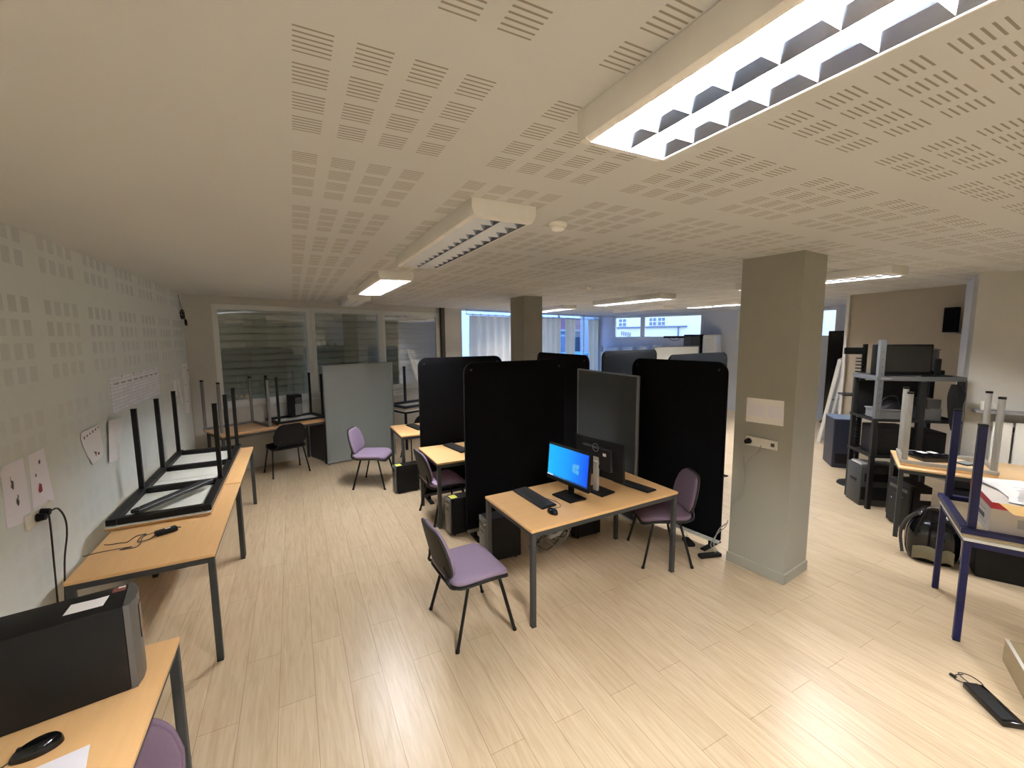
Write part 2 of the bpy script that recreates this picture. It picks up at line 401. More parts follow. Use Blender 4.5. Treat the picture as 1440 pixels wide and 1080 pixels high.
# ------------------------------------------------------------------ setting
H = 2.74
A20 = R(20); BW = Vector((-1.375, 7.665, 0)); FW = Vector((9.3, 11.55, 0)); A70 = R(-70)
BWM = Matrix.Translation(BW) @ Matrix.Rotation(A20, 4, 'Z')   # window wall: x along it, y outwards
FWM = Matrix.Translation(FW) @ Matrix.Rotation(A70, 4, 'Z')   # far street wall
E64 = Vector((math.cos(R(-64)), math.sin(R(-64)), 0)); N64 = Vector((-E64.y, E64.x, 0))
PC_ = Vector((6.73, 1.89, 0)); PD = Vector((8.13, 2.40, 0)); PE = Vector((8.45, 3.9, 0)); PB = PC_ + E64*5.44; PF = Vector((12.08, 3.9, 0))
room = [(-1.375, -3), (PB.x, -3), (PC_.x, PC_.y), (PD.x, PD.y), (PE.x, PE.y), (PF.x, PF.y), (FW.x, FW.y), (BW.x, BW.y)]
struct('floor', MB().prism(room, -.1, 0), 'floor')
struct('ceiling', MB().prism(room, H, H+.1), 'ceil')

def wall(name, p, q, m, holes=(), t=.22, z1=H, out=1, ext=0):
    """wall from p to q, inner face on the line, thickness to the left of p->q when out=1"""
    p = Vector((p[0], p[1], 0)); q = Vector((q[0], q[1], 0)); L = (q-p).length; a = math.atan2(q.y-p.y, q.x-p.x)
    T = Matrix.Translation(p) @ Matrix.Rotation(a, 4, 'Z')
    mb = MB(); xs = sorted({-ext, L+ext} | {h[0] for h in holes} | {h[1] for h in holes})
    for x0, x1 in zip(xs, xs[1:]):
        z = 0; segs = []
        for h in sorted([h for h in holes if h[0] < (x0+x1)/2 < h[1]], key=lambda h: h[2]):
            if h[2] > z: segs.append((z, h[2]))
            z = h[3]
        if z < z1: segs.append((z, z1))
        for a0, a1 in segs: mb.box(((x0+x1)/2, out*t/2, (a0+a1)/2), (x1-x0, t, a1-a0), T=T)
    return struct(name, mb, m)
struct('wall_left', MB().box((-1.475, 2.4, H/2), (.2, 10.8, H)), 'leftwall')
wall('wall_back', BW, FW, 'wall', [(.34, 4.57, 1.05, 2.62), (5.2, 11.25, 0, 2.738)])
wall('wall_far', FW, PF, 'cool', [(.49, 3.36, 1.97, 2.72), (4.23, 6.45, 1.97, 2.72)])
wall('wall_right', PC_, PB, 'wall', out=1)
wall('wall_recess', PD, PC_+Vector((.006, 0, 0)), 'cool', out=1, t=.004)
wall('wall_beige', PE, PD, 'tan', out=1, t=.18)
wall('wall_return', (PE.x, PE.y-.01), (PF.x, PF.y-.01), 'cool', out=-1, t=.12)
wall('wall_front', (-1.375, -3), (PB.x, -3), 'wall', out=-1)

# pillars
def pillar(name, poly, bb=None):
    struct(name, MB().prism(poly, 0.001, H-.001), 'pillar')
    if bb:
        c = Vector((sum(p[0] for p in poly)/4, sum(p[1] for p in poly)/4))
        big = []
        for p in poly:
            d = Vector((p[0]-c.x, p[1]-c.y)); big.append((c.x+d.x*bb, c.y+d.y*bb))
        mb = MB()
        n = 4
        vs = [(x, y, .001) for x, y in big]+[(x, y, .085) for x, y in big]+[(x, y, .092) for x, y in poly]
        fs = [(i, (i+1) % n, n+(i+1) % n, n+i) for i in range(n)]+[(n+i, n+(i+1) % n, 2*n+(i+1) % n, 2*n+i) for i in range(n)]
        mb.add(vs, fs); struct('baseboard_'+name, mb, 'pillar')
P1A = Vector((3.50, 2.44, 0)); P1B = Vector((3.555, 1.965, 0))
pillar('pillar', [(3.555, 1.965), (3.965, 2.012), (3.91, 2.487), (3.50, 2.44)], 1.045)
pillar('pillar_centre', [(3.34, 6.07), (3.68, 6.07), (3.68, 6.55), (3.34, 6.55)], 1.04)

# window bank with roller shutters behind the glass
def window(name, M4, x0, x1, z0, z1, fr=.06, mull=(), glass='glass', y=.03, sash=0):
    r = sroot(name); r.matrix_world = M4
    f = MB()
    f.box(((x0+x1)/2, y, z0+fr/2), (x1-x0, .06, fr), bev=.004); f.box(((x0+x1)/2, y, z1-fr/2), (x1-x0, .06, fr), bev=.004)
    for x in (x0+fr/2, x1-fr/2): f.box((x, y, (z0+z1)/2), (fr, .06, z1-z0-.001), bev=.004)
    for x, w in mull: f.box((x, y, (z0+z1)/2), (w, .055, z1-z0-2*fr+.004), bev=.004)
    f.build('window_frame', 'frame', r)
    g = MB(); gx0, gx1, gz0, gz1 = x0+fr-.005, x1-fr+.005, z0+fr-.005, z1-fr+.005
    g.add([(gx0, y, gz0), (gx1, y, gz0), (gx1, y, gz1), (gx0, y, gz1)], [(0, 1, 2, 3)]); g.build('window_glass', glass, r, smooth=False)
    return r
def shutter(r, x0, x1, z0, z1, y):
    mb = MB(); n = int((z1-z0)/.105)
    prof = []
    for i in range(n):
        za = z1-(z1-z0)*i/n; zb = z1-(z1-z0)*(i+1)/n; h = za-zb
        prof += [(y-.004, za), (y-.016, za-.22*h), (y-.018, za-.5*h), (y-.014, za-.82*h), (y+.012, zb+.09*h), (y+.012, zb+.02*h)]
    vs = []; fs = []
    for yy, z in prof: vs += [(x0, yy, z), (x1, yy, z)]
    for i in range(len(prof)-1): fs.append((2*i, 2*i+1, 2*i+3, 2*i+2))
    mb.add(vs, fs); mb.build('roller_shutter', 'shutter', r, ang=20)
for i, (x0, x1, z0, z1, gx0, gx1) in enumerate(((.34, 1.785, 1.05, 2.62, .40, 1.70), (1.785, 3.155, 1.05, 2.62, 1.88, 3.08), (3.155, 4.57, 1.05, 2.62, 3.23, 4.49))):
    r = window('window_%d' % (i+1), BWM, x0, x1, z0, z1, .078, (), 'glassdark')
    shutter(r, x0+.02, x1-.02, z0+.02, z1-.02, .12)
t = sroot('trim_1'); t.matrix_world = BWM
MB().box((2.455, -.02, 1.035), (4.25, .05, .028), bev=.004).build('window_sill', 'frame', t)
t = sroot('trim_2'); t.matrix_world = BWM
MB().box((4.64, -.03, H/2), (.10, .06, H-.01), bev=.003).build('step_shade_strip', 'stepshade', t)  # dark strip stands in for the shadow at the wall step
# shopfront behind the curtains
window('window_4', BWM, 5.2, 11.25, .0, 2.735, .035, ((7.05, .06), (9.05, .06), (10.36, .05)), 'glassblue')
window('window_5', FWM, .49, 3.36, 1.97, 2.72, .075, ((1.51, .14),))
window('window_6', FWM, 4.23, 6.45, 1.97, 2.72, .075, ((5.4, .14),))
struct('trim_3', MB().box((PE.x-.012, PE.y+.0, H/2), (.05, .05, H-.004), rz=R(78)), 'white')
# outside
struct('street', MB().prism([(-30, 8.6), (-30, 45), (45, 45), (45, -10), (14, -10), (13, 4), (10.3, 12.6)], -.3, -.12), 'asphalt')

def house(name, label, M4, x0, x1, h, band=None):
    r = thing(name, label, 'house'); r.matrix_world = M4
    return r
hA = house('outside_house', 'pale rendered house seen through the long high window', FWM @ Matrix.Translation((0, 10, 0)), 0, 0, 0)
MB().box((-1.25, 2, 3.4), (12.5, 4, 7.2)).build('house_wall', 'facade', hA)
MB().box((-2.9, -.06, 2.53), (4.1, .14, .07), bev=.01).build('ledge', 'slate', hA)
MB().cyl((-1.3, -.05, .1), (-1.3, -.05, 2.5), .035).build('drain_pipe', 'slate', hA)
for x, w in ((-2.72, .42), (-2.22, .42), (-4.55, .5)):
    f = MB()
    f.box((x, -.03, 2.82), (w, .06, .44)); fo = f.build('house_window', 'facade', hA)
    p = MB()
    for dx in (-w*.25, w*.25):
        for dz in (-.11, .11): p.box((x+dx, -.065, 2.82+dz), (w*.38, .012, .17))
    p.build('pane', 'slate', fo)
for k in range(5): MB().box((-4.6+k*.13, -.03, 2.2-.02*k), (.03, .05, .22)).build('wall_bracket', 'slate', hA)
hB = house('outside_house', 'grey and pink-red house across the street behind the shopfront glass', BWM @ Matrix.Translation((0, 8, 0)), 0, 0, 0)
MB().box((24, 2, 1.1), (10, 4, 2.75)).build('lower_wall', 'facadegrey', hB)
MB().box((24, 2, 2.84), (10, 4, .72)).build('upper_wall', 'facadered', hB)
MB().box((24, -.05, 2.42), (10, .2, .12)).build('ledge', 'facade', hB)
for x in (20.2, 22.9, 24.5, 27):
    fo = MB().box((x, -.03, 1.3), (1.0, .06, 1.7)).build('house_window', 'facade', hB)
    MB().box((x, -.07, 1.3), (.84, .02, 1.5)).build('pane', 'facadegrey', fo)
car = thing('car', 'cyan parked car outside behind the shopfront glass', 'car'); car.matrix_world = BWM @ Matrix.Translation((15.9, 4.2, -.12))
prof = [(-1.9, .3), (-1.95, .62), (-1.85, .8), (-1.05, .92), (-.5, 1.36), (.75, 1.42), (1.45, 1.0), (1.9, .92), (1.98, .55), (1.95, .3)]
mb = MB(); n = len(prof)
mb.add([(x, -.8, z) for x, z in prof]+[(x, .8, z) for x, z in prof], [tuple(range(n)), tuple(range(2*n-1, n-1, -1))]+[(i, n+i, n+(i+1) % n, (i+1) % n) for i in range(n)])
mb.build('car_body', 'cyan', car)
MB().add([(-.8, -.81, .95), (.0, -.81, .95), (.0, -.81, 1.32), (-.48, -.81, 1.3)], [(0, 1, 2, 3)]).add([(.08, -.81, .95), (1.15, -.81, .98), (.7, -.81, 1.34), (.08, -.81, 1.34)], [(0, 1, 2, 3)]).build('side_window', 'slate', car)
for x in (-1.25, 1.25):
    for y in (-.72, .72): MB().cyl((x, y-.09, .3), (x, y+.09, .3), .3, n=18).build('wheel', 'blackpl', car)

# curtains
def curtain(x0, x1, label, ne, seed):
    r = thing('curtain', label, 'curtain', group='curtains across the shopfront'); r.matrix_world = BWM
    mb = MB(); L = x1-x0; nw = max(2, round(L/.27)); ph = seed
    def fn(u, v):
        a = .055*(.75+.25*math.sin(v*3+ph)); x = x0+L*u+.012*math.sin(7*v+5*u+ph)
        return Vector((x, -.14+a*math.sin(2*PI*nw*u+ph*.1+.25*math.sin(v*4+u*9+ph)), .04+2.55*v))
    mb.grid(fn, nw*14, 9); mb.build('curtain_cloth', 'curtain', r, ang=180)
    for k in range(ne):
        x = x0+L*(k+.5)/ne; t = MB()
        t.tube([(x+.0, -.14+.028*math.cos(q*PI/6)*1, 2.61+.028*math.sin(q*PI/6)) for q in range(13)], .007, 6, 1); t.build('eyelet', 'chrome', r)
curtain(5.33, 7.62, 'wide beige curtain nearest the grey shutters, left of the centre pillar', 9, 0)
curtain(7.95, 8.93, 'beige curtain just right of the centre pillar', 4, 1.3)
curtain(9.14, 9.68, 'narrow beige curtain beside the bare pane with the street view', 2, 2.2)
curtain(10.42, 11.0, 'bluish pale curtain hanging in the corner of the shopfront', 2, 3.1)
r = thing('curtain_rod', 'thin chrome curtain rod along the shopfront', 'curtain rod'); r.matrix_world = BWM
MB().cyl((5.24, -.14, 2.61), (11.1, -.14, 2.61), .011).build('rod', 'chrome', r)
for x in (5.26, 8.1, 11.06): MB().cyl((x, -.14, 2.61), (x, -.14, 2.735), .008).build('bracket', 'chrome', r)

# ------------------------------------------------------------------ ceiling lamps
def lamp(x, y0, y1, lit, label):
    """surface louvre luminaire, 345 mm wide, hung under the ceiling from y0 to y1"""
    L = y1-y0
    r = thing('ceiling_lamp', label, 'ceiling lamp', (x, (y0+y1)/2, H-.001), 0, 'louvred ceiling lamps')
    mb = MB()
    for s in (-1, 1):
        pf = [(.172*s, 0), (.172*s, -.052), (.164*s, -.074), (.150*s, -.082), (.143*s, -.082), (.150*s, -.06), (.155*s, -.012), (.155*s, 0)]
        n = len(pf)
        mb.add([(a, -L/2+.03, b) for a, b in pf]+[(a, L/2-.03, b) for a, b in pf], [tuple(range(n)), tuple(range(2*n-1, n-1, -1))]+[(i, (i+1) % n, n+(i+1) % n, n+i) for i in range(n)])
    mb.box((0, 0, -.006), (.30, L-.06, .008)); mb.build('housing', 'lampw', r)
    for s in (-1, 1):
        pf = [(-.174, 0), (-.174, -.05), (-.162, -.078), (-.145, -.085), (.145, -.085), (.162, -.078), (.174, -.05), (.174, 0)]
        e = MB(); n = len(pf); ya, yb = s*(L/2-.032), s*L/2
        e.add([(a, ya, b) for a, b in pf]+[(a*.985, yb, b*.93) for a, b in pf], [tuple(range(n)), tuple(range(2*n-1, n-1, -1))]+[(i, (i+1) % n, n+(i+1) % n, n+i) for i in range(n)])
        e.build('end_cap', 'lampw', r)
    lv = MB(); Li = L-.07
    sr = MB()
    for s in (-1, 1):   # sloping mirror reflectors at the sides and along the middle
        sr.add([(s*.1425, -Li/2, -.079), (s*.1425, Li/2, -.079), (s*.118, Li/2, -.052), (s*.118, -Li/2, -.052), (s*.104, Li/2, -.022), (s*.104, -Li/2, -.022)], [(0, 1, 2, 3), (3, 2, 4, 5)])
        sr.add([(s*.001, -Li/2, -.079), (s*.001, Li/2, -.079), (s*.022, Li/2, -.052), (s*.022, -Li/2, -.052), (s*.034, Li/2, -.022), (s*.034, -Li/2, -.022)], [(0, 1, 2, 3), (3, 2, 4, 5)])
    sr.build('side_reflector', 'mirror', r, smooth=False)
    nb = round(Li/.112)
    vs = []; fs = []
    for k in range(nb+1):   # wedge-shaped cross blades in each of the two troughs, joined by slim rails
        y = -Li/2+Li*k/nb
        for xa, xb, ta, tb in ((-.140, -.002, -.108, -.03), (.002, .140, .03, .108)):
            o = len(vs)
            vs += [(xa, y, -.0785), (xb, y, -.0785), (ta, y-.015, -.034), (tb, y-.015, -.034), (ta, y+.015, -.034), (tb, y+.015, -.034), (ta+.002, y-.015, -.0335), (ta+.002, y+.015, -.0335)]
            fs += [(o, o+1, o+3, o+2), (o, o+4, o+5, o+1), (o+2, o+3, o+5, o+4)]
            if k: fs.append((o-16+4, o-16+7, o+6, o+2))
        o = len(vs)-16; fs.append((o+1, o+8, o+8+2, o+3))
    lv.add(vs, fs)
    lv.build('cross_louvre', 'louvre', r, smooth=False)
    for xx in (-.07, .07):
        t = MB(); t.cyl((xx, -Li/2+.02, -.026), (xx, Li/2-.02, -.026), .0125, n=10); t.build('fluorescent_tube', ('tube_bright' if y1 == 1.08 else 'tube_on') if lit else 'tube_off', r)
lamp(.945, -.56, 1.08, True, 'bright louvred ceiling lamp nearest the camera, its cells glaring white')
lamp(.945, 1.90, 3.53, False, 'unlit louvred ceiling lamp second in the row from the camera')
lamp(.945, 4.30, 5.96, True, 'lit louvred ceiling lamp third in the row, before the shuttered windows')
lamp(.945, 6.90, 8.28, False, 'unlit ceiling lamp against the window wall, last in the left row')
lamp(5.25, 2.02, 3.63, True, 'lit ceiling lamp just right of the big near pillar')
lamp(5.25, 4.88, 6.55, True, 'lit ceiling lamp in mid room, left of the big near pillar')
lamp(5.25, 7.55, 9.1, True, 'lit ceiling lamp partly hidden behind the centre pillar')
lamp(7.6, 4.75, 6.42, True, 'lit ceiling lamp cut off by the left edge of the near pillar')
lamp(7.35, 6.8, 8.45, False, 'unlit ceiling lamp before the long high window')
lamp(.945, -2.75, -1.12, True, 'unseen fill lamp added on the ceiling behind the camera, in line with the left row')  # unseen lamp, added to fill the near room with light
lamp(5.25, -1.3, .35, True, 'added fill lamp on the ceiling over the blue tables, out of view')  # extra lamp out of view, added for fill light
for x, y, l in ((1.39, 2.12, 'small round white smoke detector between the two nearest ceiling lamps'), (3.53, 4.64, 'small round smoke detector in front of the centre pillar')):
    r = thing('smoke_detector', l, 'smoke detector', (x, y, H-.001))
    MB().lathe([(.001, 0), (.055, 0), (.055, -.012), (.05, -.02), (.001, -.021)]).build('mounting_ring', 'lampw', r)
    MB().lathe([(.001, -.0215), (.042, -.0215), (.038, -.036), (.025, -.044), (.001, -.045)]).build('sensor_head', 'lampw', r)
# ------------------------------------------------------------------ desks
def desk(label, loc, rz, L, D, top='beech', edge='beech_edge', fr='steel', h=.74, leg=.038, name='desk', group=None):
    r = thing(name, label, 'desk', (*loc, 0), rz, group)
    MB().box((0, 0, h-.011), (L, D, .022), bev=.004, seg=2).build('tabletop', [top], r)
    e = MB(); zz = h-.022-.02; lx, ly = L/2-leg/2-.004, D/2-leg/2-.004
    for s in (-1, 1):
        e.box((0, s*ly, zz), (2*lx-leg, .026, .038), bev=.003); e.box((s*lx, 0, zz), (.026, 2*ly-leg, .038), bev=.003)
    e.build('frame', fr, r)
    for sx in (-1, 1):
        for sy in (-1, 1):
            MB().box((sx*lx, sy*ly, (h-.023)/2+.003), (leg, leg, h-.029), bev=.004).mi(1).box((sx*lx, sy*ly, .003), (leg*.98, leg*.98, .006)).build('leg', [fr, 'blackpl'], r)
    return r
G = 'beech computer desks'
desk('beech desk at the left edge of the photo under the big black computer case', (-.90, 1.62), 90, 1.4, .72)
desk('beech desk along the left wall with the black cable lying on its bare end', (-.875, 3.91), 90, 1.5, .71)
desk('beech desk along the left wall, end carrying the second upturned table', (-.875, 5.425), 90, 1.5, .71)
desk('dull brown desk under the shuttered windows, loaded with upturned tables', (-.403, 7.62), 23.5, 1.5, .68, 'dullwood')
desk('beech desk farthest back of the three partitioned desks, beside the grey panel', (2.01, 6.21), 0, 1.5, .78)
desk('beech desk between the two long black partitions, purple chair pushed in', (2.06, 4.72), 0, 1.5, .76)
desk('beech desk in the centre carrying the two monitors', (2.15, 2.88), 2, 1.5, .76)
desk('pale wooden desk on the right beneath the silver-legged upturned table', (6.04, 1.586), -64, 1.2, .8, 'palewood')
desk('navy-framed lower table on the right carrying an upturned blue table', (4.55, .626), -64, 1.3, .8, 'laminate', fr='bluesteel')
desk('dark table under the third shuttered window, partly hidden by partitions', (2.36, 8.38), 20, 1.5, .70, 'laminate', fr='blackpl')

def upturned(label, loc, rz, z, L, D, legs, fr, top='laminate', over=.02, hl=.70, leg=.036, rails=(0, 1, 2, 3), roundleg=False, mids=(), rh=.036, w=.05, lean=0, x0=None):
    """a table lying upside down: its top underneath, its frame and legs sticking up"""
    r = thing('upturned_table', label, 'upturned table', (*loc, z), rz)
    MB().box((0, 0, .0095), (L+2*over, D+2*over, .018), bev=.003).mi(1).box((0, 0, .0212), (L+2*over-.004, D+2*over-.004, .005)).build('tabletop', ['beech_edge' if top == 'laminate' else top, top], r)
    f = MB(); zz = .0245+rh/2; lx, ly = L/2, D/2
    R4 = {0: ((0, -ly), (L+w, w*.9)), 1: ((lx, 0), (w, D-w)), 2: ((0, ly), (L+w, w*.9)), 3: ((-lx, 0), (w, D-w))}
    if x0 is not None:
        for k, s in ((0, -1), (2, 1)): R4[k] = (((x0+L/2)/2, s*ly), (L/2-x0+w*.9, w*.9))
    for k in rails: f.box((*R4[k][0], zz), (*R4[k][1], rh), bev=.004)
    for m in mids: f.box((m, 0, zz), (w, D-w, rh), bev=.004)
    f.build('frame', fr, r)
    for lx_, ly_ in legs:
        b = MB(); zb = .0245+rh; x2 = lx_+lean*hl
        if roundleg:
            b.cyl((lx_, ly_, zb), (x2, ly_, zb+hl-.02), leg/2, n=14); b.mi(1).cyl((x2, ly_, zb+hl-.02), (x2, ly_, zb+hl), leg/2+.002, n=14)
        else:
            b.box((lx_, ly_, zb+hl/2-.006), (leg, leg, hl-.012), bev=.003); b.mi(1).box((lx_, ly_, zb+hl-.006), (leg*1.03, leg*1.03, .012))
        b.build('leg', [fr, 'blackpl'], r)
    return r
# left wall: local x runs along y
upturned('upturned white table on the near left desk, two legs up and one loose bar', (-.955, 4.43), 90, .742, 1.02, .57, [(.23, .285), (.23, -.285)], 'blacksteel', over=.03, mids=(-.475, .23), rails=(0, 2), x0=-.475, w=.066, rh=.045)
upturned('upturned white table farther along the left desks, four black legs up', (-.955, 5.535), 90, .742, 1.06, .57, [(-.195, .285), (.485, .285), (-.195, -.285), (.485, -.285)], 'blacksteel', over=.03, mids=(-.195, .485), rails=(0, 2), w=.066, rh=.045)
r = thing('metal_bar', 'loose black grooved metal bar lying diagonally on the upturned table', 'metal bar', (-.925, 4.265, .8135), 57.5)
b = MB(); b.box((0, 0, .016), (.70, .075, .03), bev=.004)
for k in (-.02, 0, .02): b.box((0, k, .0325), (.66, .006, .004))
b.mi(1).cyl((-.31, 0, .031), (-.31, 0, .037), .012)
b.build('bar', ['steel', 'chrome'], r)
# window desk
upturned('upturned table with four silver tube legs at the left of the window desk', (-.79, 7.385), 27, .742, .66, .60, [(-.32, .29), (.32, .29), (.32, -.29), (-.32, -.29)], 'silvershade', top='dullwood', roundleg=True, leg=.042, over=.015, rails=(1, 2), w=.03)
upturned('upturned table with black legs beside the small speaker on the window desk', (-.02, 7.80), 20, .742, .70, .50, [(-.34, .24), (.34, .24), (.34, -.24), (-.34, -.24)], 'blacksteel', over=.01, leg=.032)
upturned('upturned table with one dark blue leg up beyond the grey panel', (2.34, 8.375), 20, .742, 1.36, .56, [(-.33, .25)], 'navy', over=.03, leg=.042, rh=.05)
upturned('upturned table with four silver legs on the pale right-hand desk', (5.895, 1.775), -66, .742, .66, .53, [(-.31, .25), (.31, .25), (.31, -.25), (-.31, -.25)], 'silver', top='palewood', roundleg=True, leg=.05, over=.01, w=.03)
upturned('upturned blue table holding the cardboard box, tall navy legs up', (4.545, .636), -64, .742, 1.26, .76, [(-.60, .35), (-.60, -.35), (.60, .35), (.60, -.35)], 'bluesteel', top='beige', over=.015, leg=.042)

# ------------------------------------------------------------------ chairs
def chair(label, loc, rz, fab='purple', shell='shell', zs=1.0, group='stackable visitor chairs'):
    """visitor chair facing local +x: four splayed oval tubes, padded seat, padded back in a plastic shell"""
    r = thing('visitor_chair', label, 'chair', (*loc, 0), rz, group); r.scale = (1, 1, zs)
    # seat
    def sd(p):
        x = p.x; z = p.z
        z += -.9*max(0, x-.11)**2*3.2 + .35*max(0, -x-.12)**2*3 - .10*(p.y*p.y)*(-1)*.6
        return Vector((p.x, p.y, z+.452))
    MB().pad(.45, .475, .05, .085, .55, sd).build('seat', fab, r, ang=60)
    def sp(p): q = sd(p); return Vector((q.x, q.y, q.z-.034))
    MB().pad(.462, .487, .026, .09, .3, sp).build('seat_pan', shell, r, ang=50)
    # back, leaning 13 degrees, curved across its width
    ca, sa = math.cos(R(13)), math.sin(R(13))
    def bd(off):
        def f(p):
            hh = p.x; taper = 1-.20*max(0, hh)/.17
            y = p.y*taper; x = -.205-off+p.z - .0 + .42*y*y - .25*max(0, hh-.08)**2
            return Vector((x*1.0-sa*(hh+.16)*1.0, y, .645+hh*ca + p.z*sa*.0))
        return f
    MB().pad(.335, .45, .036, .10, .5, bd(0)).build('backrest', fab, r, ang=60)
    MB().pad(.355, .468, .022, .105, .25, lambda p: bd(.024)(Vector((p.x, p.y, -p.z)))).build('back_shell', shell, r, ang=50)
    f = MB()
    for s in (-1, 1):
        f.tube([(.10, s*.205, .423), (-.08, s*.215, .421), (-.20, s*.215, .425), (-.236, s*.195, .455), (-.238, s*.17, .50), (-.245, s*.14, .56)], .010, 8, 4)
        f.tube([(.14, s*.215, .42), (.0, s*.222, .424), (-.14, s*.215, .42)], .011, 8, 3)
    f.cyl((.08, -.21, .42), (.08, .21, .42), .009); f.cyl((-.10, -.21, .42), (-.10, .21, .42), .009)
    f.build('seat_frame', 'blacksteel', r, ang=60)
    for sx, x0, x1 in ((1, .13, .232), (-1, -.10, -.212)):
        for s in (-1, 1):
            l = MB(); l.tube([(x0-.03*sx, s*.205, .424), (x0, s*.216, .412), (x0+.012*sx, s*.222, .38), (x1-.008*sx, s*.262, .03), (x1, s*.265, .002)], .0125, 8, 3, .8)
            l.mi(1).cyl((x1-.004*sx, s*.264, .016), (x1, s*.265, .0005), .0145); l.build('leg', ['blacksteel', 'blackpl'], r, ang=60)
    return r
chair('purple chair in front of the centre desk, seen from behind its black back', (1.055, 2.78), 3)
chair('shadowed purple chair at the right end of the centre desk, facing the monitors', (3.03, 2.83), 152, 'purpleshade')
chair('purple chair turned sideways before the tall grey panel', (.935, 6.22), -27)
chair('purple chair pushed under the desk between the black partitions', (1.48, 4.685), 2)
chair('black chair with its back to us at the window desk', (-.19, 7.42), 108, 'blackfab', 'blackpl')
chair('shaded purple chair tucked beside the nearest left desk, bottom edge of photo', (-.66, 1.62), -82, 'purpleshade', 'purpleshade', zs=.83)
chair('black chair behind the farthest beech desk, right beside the grey panel', (1.88, 7.20), 102, 'blackfab', 'blackpl')
chair('black chair half hidden by the leftmost black partition', (2.56, 7.30), 95, 'blackfab', 'blackpl')

# ------------------------------------------------------------------ partitions
def rrect(w, z0, z1, rad, n=8):
    p = [(-w/2, z0), (w/2, z0)]
    for k in range(n+1): t = R(90*k/n); p.append((w/2-rad+rad*math.cos(t), z1-rad+rad*math.sin(t)))
    for k in range(n+1): t = R(90+90*k/n); p.append((-w/2+rad+rad*math.cos(t), z1-rad+rad*math.sin(t)))
    return p
def black_screen(label, a, b, fab='blackfab', h=1.84, rail='alu', feet=(-1, 1)):
    a = Vector((*a, 0)); b = Vector((*b, 0)); w = (b-a).length; c = (a+b)/2; an = math.degrees(math.atan2(b.y-a.y, b.x-a.x))
    r = thing('office_partition', label, 'partition', c, an, 'rounded fabric partitions')
    T = Matrix.Rotation(R(90), 4, 'X')
    mb = MB(); po = rrect(w, .10, h, .11); n = len(po); inner = rrect(w-.02, .11, h-.01, .10)
    # soft-edged board: front and back faces inset a little
    vs = [(x, -.014, z) for x, z in po]+[(x, .014, z) for x, z in po]+[(x, -.02, z) for x, z in inner]+[(x, .02, z) for x, z in inner]
    fs = [(i, (i+1) % n, n+(i+1) % n, n+i) for i in range(n)]+[(i, 2*n+i, 2*n+(i+1) % n, (i+1) % n) for i in range(n)]+[(n+i, n+(i+1) % n, 3*n+(i+1) % n, 3*n+i) for i in range(n)]
    fs += [tuple(range(2*n, 3*n)), tuple(range(4*n-1, 3*n-1, -1))]
    mb.add(vs, fs); mb.build('panel', fab, r, ang=40)
    MB().box((0, 0, .08), (w-.02, .036, .038), bev=.004).build('base_rail', rail, r)
    for s in feet:
        MB().box((s*(w/2-.09), 0, .012), (.055, .30, .02), bev=.006).box((s*(w/2-.09), 0, .04), (.04, .03, .045)).build('foot', 'blackpl', r)
    for s in (-1, 1):
        MB().cyl((s*(w/2-.075), -.023, h-.075), (s*(w/2-.075), .023, h-.075), .011).build('corner_stud', 'steel', r)
    return r
black_screen('tall black rounded partition standing behind the middle beech desk', (1.36, 5.20), (2.51, 5.20))
black_screen('front black rounded partition directly behind the centre desk', (1.50, 3.99), (2.70, 3.99))
black_screen('black partition rising behind the front one, under the centre pillar', (3.44, 4.50), (3.52, 5.94))
black_screen('black partition against the near pillar, behind the shadowed chair', (3.60, 2.60), (3.44, 3.68), rail='trunk')
black_screen('dark grey partition top seen before the whiteboard, left one', (4.50, 5.53), (5.94, 5.76), 'greyfab')
black_screen('dark grey partition top nearest the near pillar, right one', (4.32, 3.98), (5.68, 4.14), 'greyfab')

def grey_panel(label, a, b, h=1.66, board='panelgrey'):
    a = Vector((*a, 0)); b = Vector((*b, 0)); w = (b-a).length; c = (a+b)/2; an = math.degrees(math.atan2(b.y-a.y, b.x-a.x))
    r = thing('display_panel', label, 'display panel', c, an)
    MB().box((0, 0, h/2+.012), (w-.05, .022, h-.03)).build('board', board, r)
    f = MB()
    for s in (-1, 1): f.box((s*(w/2-.014), 0, h/2+.01), (.028, .032, h-.012), bev=.004)
    f.box((0, 0, h-.004), (w-.056, .03, .016), bev=.003); f.box((0, 0, .03), (w-.056, .03, .02), bev=.003); f.build('frame', 'alu', r)
    for s in (-1, 1): MB().box((s*(w/2-.02), 0, .008), (.03, .14, .014), bev=.003).build('foot', 'alu', r)
    return r
grey_panel('tall grey display panel standing free before the shuttered windows', (.40, 7.52), (1.55, 7.70))
grey_panel('shaded grey display panel behind the monitors, between two black partitions', (3.27, 3.40), (3.36, 4.62), board='panelgreyshade')
r = thing('wooden_board', 'dark blue-grey board leaning at the right end of the window desk', 'board', (.302, 7.935, 0), 113.5)
MB().box((0, 0, .345), (.60, .018, .69), bev=.002).build('board', 'darkpanel', r)
